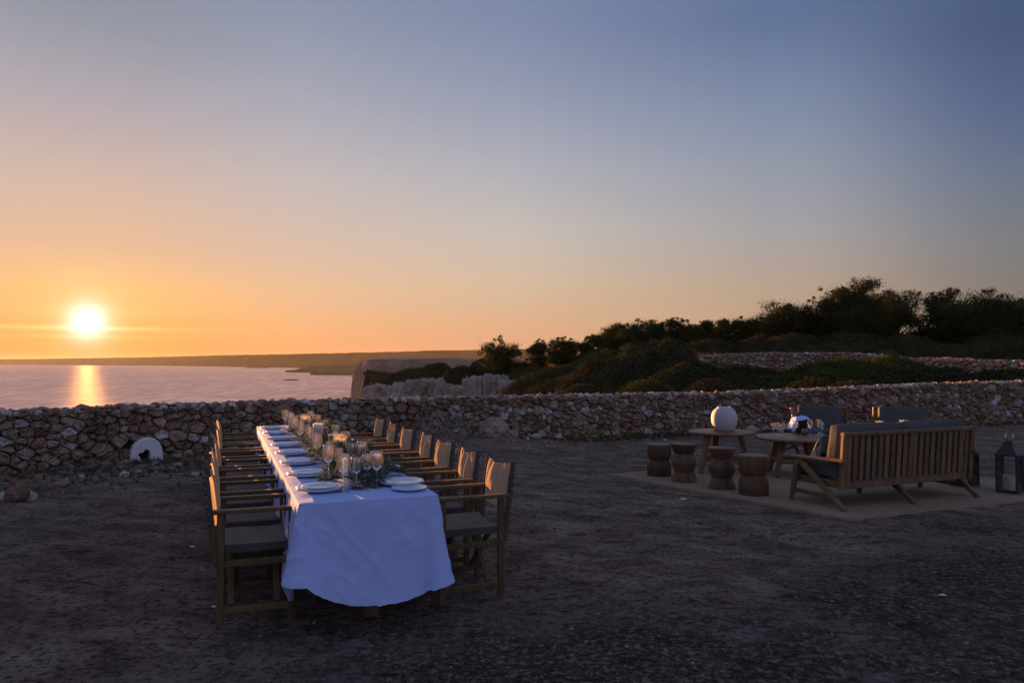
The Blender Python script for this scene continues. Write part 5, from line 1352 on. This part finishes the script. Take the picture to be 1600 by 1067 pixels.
# ------------------------------------------------------------------ olive branches
def branch(pts, label, seed, nside=7, lsz=0.062, dens=1.0):
    rng = np.random.default_rng(seed); root = empty('olive_branch', TP(pts[0][0], pts[0][1], CZ), TA, label, 'branch', 'olive branches laid down the middle of the table')
    base = np.array(pts, float); base[:, :2] -= base[0, :2].copy(); pp, _ = catmull(base[:, :2], 0.03); zz3 = np.interp(np.linspace(0, 1, len(pp)), np.linspace(0, 1, len(base)), base[:, 2]); ctr = np.column_stack([pp, zz3])
    mb = MB(); mb.tube(ctr[::3].tolist() if len(ctr) > 8 else ctr.tolist(), 0.0035, 5); P, Nn, Dd = [], [], []
    stems = [ctr]
    for k in range(nside * 2):
        i = rng.integers(1, len(ctr) - 1); d = ctr[min(i + 1, len(ctr) - 1)] - ctr[i - 1]; d /= np.linalg.norm(d) + 1e-9; sgn = -1 if k % 2 else 1
        a_ = rng.uniform(0.4, 1.1) * sgn; dd = np.array([d[0] * math.cos(a_) - d[1] * math.sin(a_), d[0] * math.sin(a_) + d[1] * math.cos(a_), rng.uniform(-0.1, 0.75)])
        L_ = rng.uniform(0.08, 0.17); tw = ctr[i] + dd * np.linspace(0, L_, 6)[:, None] + np.array([0, 0, -0.3]) * (np.linspace(0, L_, 6) ** 2)[:, None]
        tw[:, 2] = np.maximum(tw[:, 2], 0.004); mb.tube(tw.tolist(), 0.0016, 4); stems.append(tw)
    V, Fc = [], []
    for st_ in stems:
        n_ = int((len(st_) * 0.03 if st_ is ctr else 0.14) / 0.0085 * dens)
        for k in range(n_):
            f = rng.uniform(0.1, 1) * (len(st_) - 1); i = min(int(f), len(st_) - 2); p = st_[i] + (st_[i + 1] - st_[i]) * (f - i); d = st_[i + 1] - st_[i]; d = d / (np.linalg.norm(d) + 1e-9)
            dd = d * 0.7 + rng.normal(size=3) * np.array([0.6, 0.6, 0.5]); dd[2] = max(dd[2], -0.15) + 0.1; dd /= np.linalg.norm(dd); s_ = np.cross(dd, rng.normal(size=3)); s_ /= np.linalg.norm(s_) + 1e-9
            L_ = lsz * rng.uniform(0.6, 1.15); w_ = 0.0065 * rng.uniform(0.8, 1.2); nrm = np.cross(dd, s_)
            b0 = len(V); V += [p, p + dd * L_ * 0.45 + s_ * w_, p + dd * L_ - nrm * L_ * 0.08, p + dd * L_ * 0.45 - s_ * w_]; Fc.append([b0, b0 + 1, b0 + 2, b0 + 3])
    V = np.array(V); V[:, 2] = np.maximum(V[:, 2], 0.003)
    mb.build('stem', M['bark'], root); tag(link_mesh('leaves', raw_mesh('leaves', V, Fc), M['olive_leaf'], root), kind='stuff')
BR = [([(0.43, 0.30, .01), (0.42, 0.55, .03), (0.45, 0.85, .05)], 'olive branch hanging forward at the near end beside the small glasses'),
      ([(0.56, 0.40, .02), (0.52, 0.70, .07), (0.46, 1.00, .06)], 'olive branch right of the small wine glasses at the near end'),
      ([(0.78, 0.72, .02), (0.66, 0.86, .04), (0.54, 1.00, .06), (0.45, 1.15, .05)], 'olive branch with its bare stem reaching over the right table edge'),
      ([(0.22, 0.66, .01), (0.30, 0.80, .03), (0.37, 1.05, .05)], 'olive branch with its stem pointing at the second left plates'),
      ([(0.33, 0.95, .02), (0.34, 1.3, .06), (0.36, 1.6, .05)], 'olive branch in front of the nearest hurricane lamp'),
      ([(0.55, 1.05, .03), (0.57, 1.3, .10), (0.55, 1.55, .07)], 'silvery raised olive branch right of the nearest hurricane lamp'),
      ([(0.30, 1.75, .02), (0.33, 2.05, .07), (0.34, 2.4, .05)], 'bushy olive branch between the nearest and middle hurricane lamps, left'),
      ([(0.52, 1.85, .02), (0.50, 2.15, .07), (0.50, 2.5, .06)], 'olive branch between the nearest and middle hurricane lamps, right'),
      ([(0.50, 2.55, .03), (0.53, 2.75, .16), (0.55, 2.95, .14)], 'upright olive branch right of the middle hurricane lamp'),
      ([(0.32, 2.6, .02), (0.34, 2.95, .06), (0.36, 3.3, .05)], 'olive branch left of and behind the middle hurricane lamp'),
      ([(0.30, 3.2, .02), (0.33, 3.55, .08), (0.35, 3.95, .05)], 'olive branch left before the farthest hurricane lamp'),
      ([(0.50, 3.1, .02), (0.50, 3.5, .07), (0.51, 3.9, .06)], 'olive branch right before the farthest hurricane lamp'),
      ([(0.40, 4.3, .02), (0.40, 4.6, .06), (0.40, 4.95, .03)], 'olive branch behind the farthest hurricane lamp')]
for i, (pts, lab) in enumerate(BR): branch(pts, lab, 700 + i, nside=8, dens=1.15)
# ------------------------------------------------------------------ the lounge corner
# rug
Fp = G(1322, 813); Lp = G(946, 742); Rd = Vector((0.926, 0.378, 0)); Rp = Fp + Rd * 3.9; Bp = Lp + Rd * 4.05
def rug():
    n, m_ = 70, 60; V = []
    for i in range(n):
        for j in range(m_):
            a_, b_ = i / (n - 1), j / (m_ - 1); p = (Fp * (1 - a_) + Rp * a_) * (1 - b_) + (Lp * (1 - a_) + Bp * a_) * b_
            e = min(a_, 1 - a_, b_, 1 - b_); w_ = 0.014 if e < 0.02 else 0
            V.append((p.x + w_ * math.sin(b_ * 60 + a_ * 3), p.y + w_ * math.sin(a_ * 70 + 1), 0.022 + 0.004 * math.sin(a_ * 9 + b_ * 4) * math.sin(b_ * 8)))
    Fq = grid_faces(n, m_).tolist(); V = np.array(V)
    rim_ = [i * m_ for i in range(n)] + [(n - 1) * m_ + j for j in range(1, m_)] + [i * m_ + m_ - 1 for i in range(n - 2, -1, -1)] + [j for j in range(m_ - 2, 0, -1)]
    b0 = len(V); lo = V[rim_].copy(); lo[:, 2] = -0.02; V = np.vstack([V, lo]); k = len(rim_)
    Fq += [[rim_[i], b0 + i, b0 + (i + 1) % k, rim_[(i + 1) % k]] for i in range(k)]
    return tag(link_mesh('rug', raw_mesh('rug', V, Fq, False), M['jute']), 'flat pale woven jute rug under the lounge furniture', 'rug')
rug(); RZ = 0.024

# sofa and armchairs
def lounge_seat(name, loc, rz, label, cat, width, slats, lift_cush, nback, group=None):
    """local x along the back, +y the way one faces; feet of the rear legs at y = 0"""
    root = empty(name, loc, rz, label, cat, group); tk = M['teak']; xs = (0.0, width / 2, width) if width > 1.4 else (0.0, width)
    for x in xs:
        end = x in (0.0, width); s = -1 if x == 0 else 1
        if end:
            MB().bar((x, 0.63, 0.458), (x, 0.73, 0.0), 0.050, 0.072, (0, 1, 0), w1=0.042, h1=0.045).build('leg', tk, root)
            MB().bar((x + .002, 0.60, 0.455), (x + .002, 0.0, 0.0), 0.046, 0.072, (0, 1, 0), w1=0.042, h1=0.050).build('leg', tk, root)
            MB().bar((x, -0.015, 0.505), (x, 0.83, 0.470), 0.085, 0.036).build('armrest', tk, root)
            MB().bar((x + 0.004, 0.16, 0.115), (x + 0.004, 0.70, 0.115), 0.028, 0.045).build('side_stretcher', tk, root)
        else:
            MB().bar((x, 0.66, 0.21), (x, 0.73, 0.0), 0.046, 0.06, (0, 1, 0), h1=0.045).build('leg', tk, root)
            MB().bar((x, 0.30, 0.215), (x, 0.0, 0.0), 0.046, 0.066, (0, 1, 0), h1=0.05).build('leg', tk, root)
    i0, i1 = 0.045, width - 0.045
    MB().bar((i0, 0.095, 0.245), (i1, 0.095, 0.245), 0.040, 0.085).build('rear_rail', tk, root)
    MB().bar((i0, 0.74, 0.245), (i1, 0.74, 0.245), 0.040, 0.085).build('front_rail', tk, root)
    for x in (i0 + .022, i1 - .022): MB().bar((x, 0.116, 0.245), (x, 0.72, 0.245), 0.040, 0.075).build('side_rail', tk, root)
    for k in range(max(3, int(width / 0.16))):
        x = i0 + 0.10 + (i1 - i0 - 0.2) * k / (max(3, int(width / 0.16)) - 1); MB().bar((x, 0.116, 0.272), (x, 0.72, 0.272), 0.05, 0.015).build('seat_slat', tk, root)
    y0, y1, zb, zt = 0.075, 0.030, 0.20, 0.79      # lower and upper edge of the back frame
    def yb(z): return y0 + (y1 - y0) * (z - zb) / (zt - zb)
    for x in (i0, i1): MB().bar((x, yb(zb), zb), (x, yb(zt) , zt - 0.04), 0.060, 0.046, (0, 1, 0)).build('back_post', tk, root)
    MB().bar((i0 - 0.03, yb(zt), zt - 0.02), (i1 + 0.03, yb(zt), zt - 0.02), 0.052, 0.042).build('top_rail', tk, root)
    panels = [(i0, (i0 + i1) / 2), ((i0 + i1) / 2, i1)] if width > 1.4 else [(i0, i1)]
    if width > 1.4: MB().bar(((i0 + i1) / 2, yb(zb), zb + .08), ((i0 + i1) / 2, yb(zt), zt - 0.042), 0.062, 0.038, (0, 1, 0)).build('back_post', tk, root)
    for a_, b_ in panels:
        for k in range(slats):
            x = a_ + 0.03 + (b_ - a_ - 0.06) * (k + 0.5) / slats
            MB().bar((x, yb(0.285), 0.285), (x, yb(zt - .04), zt - 0.041), 0.056, 0.016, (0, 1, 0)).build('slat', tk, root)
    cw = (width - 0.13) / nback
    for k in range(nback):
        xc = 0.065 + cw * (k + 0.5)
        soft_box('seat_cushion', M['cushion'], root, (xc, 0.455, 0.375), (cw - 0.004, 0.64, 0.175), 0.038, 7, 0.012, seed=k)
        soft_box('back_cushion', M['cushion'], root, (xc, 0.205, 0.645 + lift_cush), (cw - 0.004, 0.155, 0.42), 0.036, 7, 0.012, rot=(R(9), 0, 0), seed=k + 5)
    return root
SA = math.atan2(0.388, 0.9217)
sofa = lounge_seat('sofa', (3.363, 7.487, RZ), SA, 'teak sofa with a slatted back and dark grey cushions, seen from behind', 'sofa', 2.0, 10, 0.0, 2)
def armchair(center, face, label):
    w_ = 0.80; f = Vector((math.cos(face), math.sin(face), 0)); rz = face - math.pi / 2; x = Vector((math.cos(rz), math.sin(rz), 0))
    loc = Vector(center) - x * (w_ / 2) - f * 0.4; return lounge_seat('armchair', (loc.x, loc.y, RZ), rz, label, 'armchair', w_, 7, -0.045, 1, 'teak armchairs by the wall')
armchair((4.84, 11.78, 0), math.atan2(-0.72, -0.60), 'teak armchair behind the low round table with the ice bucket')
armchair((6.05, 11.35, 0), math.atan2(-0.93, -0.25), 'teak armchair whose grey cushion shows over the sofa back')
def SPt(x, y, z): return Vector((3.363 + math.cos(SA) * x - math.sin(SA) * y, 7.487 + math.sin(SA) * x + math.cos(SA) * y, z + RZ))
pillow = empty('throw_pillow', SPt(0.20, 0.33, 0.445), SA, 'navy pillow with a pale knotted tassel at the left end of the sofa', 'pillow')
soft_box('pillow_body', M['navy'], pillow, (0, 0, 0.135), (0.11, 0.30, 0.27), 0.045, 7, 0.025, rot=(0, R(-10), 0))
mb = MB(); rng_ = np.random.default_rng(5)
mb.tube([(-0.03, 0.14, 0.25), (-0.045, 0.18, 0.19), (-0.05, 0.205, 0.13)], 0.005, 5)
for k in range(26):
    a_ = rng_.uniform(0, 6.28); r_ = rng_.uniform(0.005, 0.04); mb.tube([(-0.05, 0.205, 0.135), (-0.055 + r_ * .5 * math.cos(a_), 0.215 + r_ * .5 * math.sin(a_), 0.08), (-0.055 + r_ * math.cos(a_), 0.225 + r_ * math.sin(a_), 0.012)], 0.003, 4)
mb.build('tassel', M['cream_yarn'], pillow)
pillow2 = empty('throw_pillow', SPt(1.02, 0.36, 0.412), SA, 'pillow whose pale corner tassels peek over the middle of the sofa back', 'pillow')
soft_box('pillow_body', M['navy'], pillow2, (0, 0, 0.215), (0.40, 0.12, 0.40), 0.055, 7, 0.03, rot=(R(14), 0, 0))
for x in (-0.185, 0.185):
    mb = MB()
    for k in range(16):
        a_ = rng_.uniform(0, 6.28); mb.tube([(x, -0.05, 0.41), (x + 0.018 * math.cos(a_), -0.055 + 0.018 * math.sin(a_), 0.45), (x + 0.05 * math.cos(a_), -0.08 + 0.05 * math.sin(a_), 0.442 + rng_.uniform(-.01, .012))], 0.0035, 4)
    mb.build('tassel', M['cream_yarn'], pillow2)

# round side tables
def round_table(loc, rz, dia, h, label, nleg=3, spread=0.31):
    root = empty('round_table', loc, rz, label, 'table', 'round wooden side tables'); r = dia / 2
    MB().lathe([(r - 0.06, h - 0.040), (r - 0.015, h - 0.036), (r, h - 0.022), (r - 0.001, h - 0.010), (r - 0.010, h - 0.001), (r - 0.03, h)], 64).build('tabletop', M['teak_top'], root, 'auto')
    for k in range(nleg):
        a_ = 2 * math.pi * k / nleg; d = Vector((math.cos(a_), math.sin(a_), 0))
        MB().bar(d * (spread * 0.70) + Vector((0, 0, h - 0.04)), d * (spread * 1.08), 0.085, 0.062, d, w1=0.060, h1=0.048).build('leg', M['teak'], root)
        d2 = Vector((math.cos(a_ + 2 * math.pi / nleg), math.sin(a_ + 2 * math.pi / nleg), 0)); q_ = spread * 0.94
        MB().bar(d * q_ + Vector((0, 0, 0.19)), d2 * q_ + Vector((0, 0, 0.19)), 0.022, 0.045).build('stretcher', M['teak'], root)
    return root
T1 = Vector((2.905, 10.25, RZ)); T1H = 0.555
round_table(T1, R(90), 0.89, T1H, 'round wooden table carrying the white vase', 3, 0.36)
T2 = Vector((3.80, 9.95, RZ)); T2H = 0.51
round_table(T2, R(35), 1.02, T2H, 'lower round wooden table carrying glasses and the ice bucket', 4, 0.36)
vase = empty('vase', (T1.x + 0.05, T1.y + 0.02, RZ + T1H), 0, 'big round matt white vase on the round table', 'vase')
vp = [(0.115, 0), (0.125, 0.004), (0.150, 0.05), (0.172, 0.11), (0.178, 0.17), (0.172, 0.225), (0.150, 0.275), (0.120, 0.305), (0.098, 0.318), (0.096, 0.332), (0.088, 0.334), (0.084, 0.318), (0.11, 0.29), (0.14, 0.22), (0.10, 0.05), (0.002, 0.02)]
o = MB().lathe(vp, 48, cap1=False).build('body', M['ceramic'], vase, True)
Vv = np.array([v.co[:] for v in o.data.vertices]); Vv *= (1 + 0.006 * fbm(Vv, 14, 3, 401) + 0.004 * fbm(Vv * np.array([1, 1, 5]), 9, 2, 402))[:, None]
o.data.vertices.foreach_set('co', Vv.astype(np.float32).ravel()); o.data.update()

# carved stools
def stool(px, py, kind, dia, h, label, seed):
    g = G(px, py, RZ); r = dia / 2; c = Vector((g.x, g.y + r * 0.95, RZ)); root = empty('stool', c, seed * 1.3, label, 'stool', 'carved wooden drum stools on the rug')
    if kind == 'bowl':
        base = [(r * 0.97, 0), (r * 1.0, 0.006), (r * 1.0, h * 0.22), (r * 0.97, h * 0.34), (r * 0.87, h * 0.44), (r * 0.80, h * 0.485)]
        top = [(r * 0.80, h * 0.485), (r * 0.88, h * 0.53), (r * 0.97, h * 0.63), (r * 1.0, h * 0.74), (r * 1.0, h * 0.95), (r * 0.985, h - 0.004), (r * 0.96, h)]
        MB().lathe(base, 44, cap1=False).build('base', M['stool_wood'], root, 'auto'); MB().lathe(top, 44, cap0=False).build('seat', M['stool_wood'], root, 'auto')
    else:
        base = [(r * 0.98, 0), (r * 0.99, 0.008), (r * 0.93, h * 0.08), (r * 0.80, h * 0.19), (r * 0.74, h * 0.245)]
        mid = [(r * 0.74, h * 0.245), (r * 0.82, h * 0.33), (r * 0.965, h * 0.465), (r * 0.975, h * 0.50), (r * 0.86, h * 0.62), (r * 0.73, h * 0.735)]
        top = [(r * 0.73, h * 0.735), (r * 0.86, h * 0.83), (r * 1.0, h * 0.95), (r * 1.0, h - 0.004), (r * 0.97, h)]
        MB().lathe(base, 44, cap1=False).build('base', M['stool_wood'], root, 'auto'); MB().lathe(mid, 44, cap0=False, cap1=False).build('middle', M['stool_wood'], root, 'auto'); MB().lathe(top, 44, cap0=False).build('seat', M['stool_wood'], root, 'auto')
stool(1033.5, 744.5, 'bowl', 0.315, 0.415, 'leftmost carved stool, shaped like two stacked bowls', 1)
stool(1073.5, 754, 'hour', 0.325, 0.470, 'second carved stool from the left, with a bulging ridged middle', 2)
stool(1134, 765, 'hour', 0.325, 0.480, 'third carved stool from the left, with a ridged middle, before the vase table', 3)
stool(1185, 775, 'bowl', 0.335, 0.445, 'rightmost carved stool, like two stacked bowls, next to the sofa arm', 4)

# things on the low round table
ZT2 = RZ + T2H
LG = 'clear wine glasses on the low round table'
def on_t2(px, py): return G(px, py, ZT2)
for px, py, src, lab in ((1208.5, 680, g_small, 'leftmost small wine glass on the low round table'), (1214.5, 679, g_small, 'small wine glass second from left on the low round table'), (1218.5, 681, g_small, 'small wine glass third from left on the low round table'), (1223.5, 680, g_small, 'small wine glass fourth from left on the low round table'),
                         (1243, 680.5, g_tall, 'large wine glass alone in front of the ice bucket'), (1266, 680.5, g_tall, 'large wine glass right of the ice bucket'), (1279, 678, g_tall, 'large wine glass by the cushion edge on the low round table'), (1285, 679, g_small, 'small wine glass by the cushion edge on the low round table'), (1282, 676.5, g_small, 'small wine glass behind the large one by the cushion edge')):
    o = glass(src, on_t2(px, py), lab, LG); o.scale = (0.92, 0.92, 0.92) if src is g_tall else (0.88, 0.88, 0.88)
bp = on_t2(1250, 676.5)
bk = empty('ice_bucket', (bp.x, bp.y, ZT2), R(22), 'dark ice bucket half covered by a white cloth', 'bucket')
MB().lathe([(0.088, 0), (0.092, 0.004), (0.108, 0.20), (0.112, 0.205), (0.112, 0.212), (0.104, 0.212), (0.101, 0.20), (0.085, 0.012), (0.002, 0.010)], 36, cap1=False).build('body', M['bucket'], bk, 'auto')
for sx in (-1, 1): MB().tube([(sx * 0.104, -0.03, 0.165), (sx * 0.130, -0.026, 0.165), (sx * 0.134, 0, 0.165), (sx * 0.130, 0.026, 0.165), (sx * 0.104, 0.03, 0.165)], 0.005, 6).build('handle', M['bucket'], bk, True)
bt = empty('wine_bottle', (bp.x - 0.035, bp.y, ZT2 + 0.06), 0, 'wine bottle with a pink foil neck leaning out of the ice bucket', 'bottle'); bt.rotation_euler = (R(-6), R(-14), 0)
MB().lathe([(0.034, 0), (0.037, 0.006), (0.037, 0.165), (0.030, 0.195), (0.0145, 0.225), (0.0135, 0.24)], 24, cap1=False).build('body', M['bottle_glass'], bt, 'auto')
MB().lathe([(0.0145, 0.238), (0.0150, 0.285), (0.0165, 0.288), (0.0165, 0.303), (0.0145, 0.306)], 20).build('foil', M['foil'], bt, 'auto')
def napkin():
    n, m_ = 40, 22; V = []
    for i in range(n):
        for j in range(m_):
            a_, b_ = i / (n - 1) * 2 - 1, j / (m_ - 1) * 2 - 1
            x = a_ * 0.215; over = max(0, abs(x) - 0.100); sx = math.copysign(min(abs(x), 0.100) + over * (0.72 if x < 0 else 0.45), x)
            z = 0.222 + 0.018 * math.cos(min(1, abs(x) / 0.12) * math.pi / 2) - over * 1.35 * (1.0 if x < 0 else 0.95)
            y = b_ * 0.085 * (1 + 0.25 * over / 0.08) - 0.055; z += 0.006 * math.sin(b_ * 6 + a_ * 3) + 0.004 * math.sin(a_ * 11) - 0.018 * b_ ** 2
            if b_ < -0.55: y -= 0.004; z -= (abs(b_) - 0.55) * 0.05
            V.append((sx, y, z))
    V = np.array(V); V2 = V.copy(); V2[:, 2] -= 0.006; Fq = grid_faces(n, m_); Vall = np.vstack([V, V2]); Fall = np.vstack([Fq, Fq[:, ::-1] + len(V)]).tolist()
    rim_ = [i * m_ for i in range(n)] + [(n - 1) * m_ + j for j in range(1, m_)] + [i * m_ + m_ - 1 for i in range(n - 2, -1, -1)] + [j for j in range(m_ - 2, 0, -1)]; k = len(rim_); b0 = len(V)
    Fall += [[rim_[i], b0 + rim_[i], b0 + rim_[(i + 1) % k], rim_[(i + 1) % k]] for i in range(k)]
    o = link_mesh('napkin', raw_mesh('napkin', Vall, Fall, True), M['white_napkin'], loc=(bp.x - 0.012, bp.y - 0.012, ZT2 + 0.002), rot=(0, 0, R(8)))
    tag(o, 'white cloth napkin draped over the ice bucket', 'napkin')
napkin()
tp = on_t2(1257.5, 680.5)
tm = empty('tumbler', (tp.x, tp.y, ZT2), 0, 'short clear tumbler right in front of the ice bucket', 'glass')
MB().lathe([(0.030, 0), (0.034, 0.004), (0.037, 0.085), (0.0355, 0.086), (0.033, 0.012), (0.002, 0.010)], 28, cap1=False).build('cup', M['glass'], tm, True)
MB().lathe([(0.0372, 0.084), (0.0378, 0.086), (0.0362, 0.088), (0.0352, 0.086)], 28, cap0=False, cap1=False).build('rim', M['stem_glass'], tm, True)

# lanterns
def lantern(loc, rz, w_, hb, label):
    root = empty('lantern', loc, rz, label, 'lantern', 'dark metal candle lanterns on the rug'); h = w_ / 2; ir = M['iron']
    MB().box(-h, h, -h, h, 0.012, 0.032).build('base', ir, root)
    for sx in (-1, 1):
        for sy in (-1, 1):
            MB().bar((sx * (h - .010), sy * (h - .010), 0.032), (sx * (h - .010), sy * (h - .010), hb - 0.012), 0.020, 0.020, (0, 1, 0)).build('post', ir, root)
            MB().lathe([(0.010, 0), (0.014, 0.004), (0.012, 0.012)], 8, (sx * (h - .015), sy * (h - .015), 0)).build('foot', ir, root)
    for sx, sy in ((1, 0), (-1, 0), (0, 1), (0, -1)):
        a_ = (h - .010); b_ = h - 0.021
        MB().box(*((sorted((sx * a_ - .0015, sx * a_ + .0015)) + [-b_, b_]) if sx else ([-b_, b_] + sorted((sy * a_ - .0015, sy * a_ + .0015)))), 0.033, hb - 0.013).build('pane', M['pane'], root)
    mb = MB(); mb.box(-h - .008, h + .008, -h - .008, h + .008, hb - 0.012, hb); mb.build('eave', ir, root)
    mb = MB(); V = []; zt = hb + w_ * 0.63; tw = 0.045
    for z, ww in ((hb + .0005, h), (hb + (zt - hb) * 0.55, h * 0.52 + tw * .2), (zt, tw), (zt + 0.018, tw * 0.8)):
        V += [(-ww, -ww, z), (ww, -ww, z), (ww, ww, z), (-ww, ww, z)]
    mb.add(V, [[k * 4 + i, k * 4 + (i + 1) % 4, k * 4 + 4 + (i + 1) % 4, k * 4 + 4 + i] for k in range(3) for i in range(4)] + [[12, 13, 14, 15]]); mb.build('roof', ir, root)
    rr_ = 0.062; mb = MB(); mb.tube([(rr_ * math.cos(a_), 0, rr_ + rr_ * math.sin(a_)) for a_ in np.linspace(-math.pi / 2, 1.5 * math.pi, 25)], 0.005, 6); mb.build('ring_handle', ir, root, True, loc=(0, 0, zt + 0.014), rot=(R(10), 0, R(20) - rz))
    return root
def lantern_candle(loc, r, h, label):
    root = empty('pillar_candle', loc, 0, label, 'candle', 'thick candles in the lanterns')
    MB().lathe([(r * .97, 0), (r, .005), (r, h - .008), (r * .97, h), (r * .8, h - .003), (.002, h - .012)], 32).build('wax_body', M['wax'], root, 'auto')
    MB().tube([(0, 0, h - .012), (0, 0, h + .01)], .0015, 5).build('wick', M['iron'], root)
L1 = Vector((5.775, 8.58, RZ)); lantern(L1, R(38), 0.222, 0.440, 'black metal lantern standing at the right edge of the rug'); lantern_candle(L1 + Vector((0.005, 0, 0.0325)), 0.074, 0.165, 'thick white candle in the lantern at the right edge')
L2 = Vector((5.52, 9.02, RZ)); lantern(L2, R(30), 0.235, 0.405, 'black metal lantern mostly hidden behind the right end of the sofa'); lantern_candle(L2 + Vector((-0.01, 0, 0.0325)), 0.072, 0.10, 'thick candle in the lantern behind the sofa')
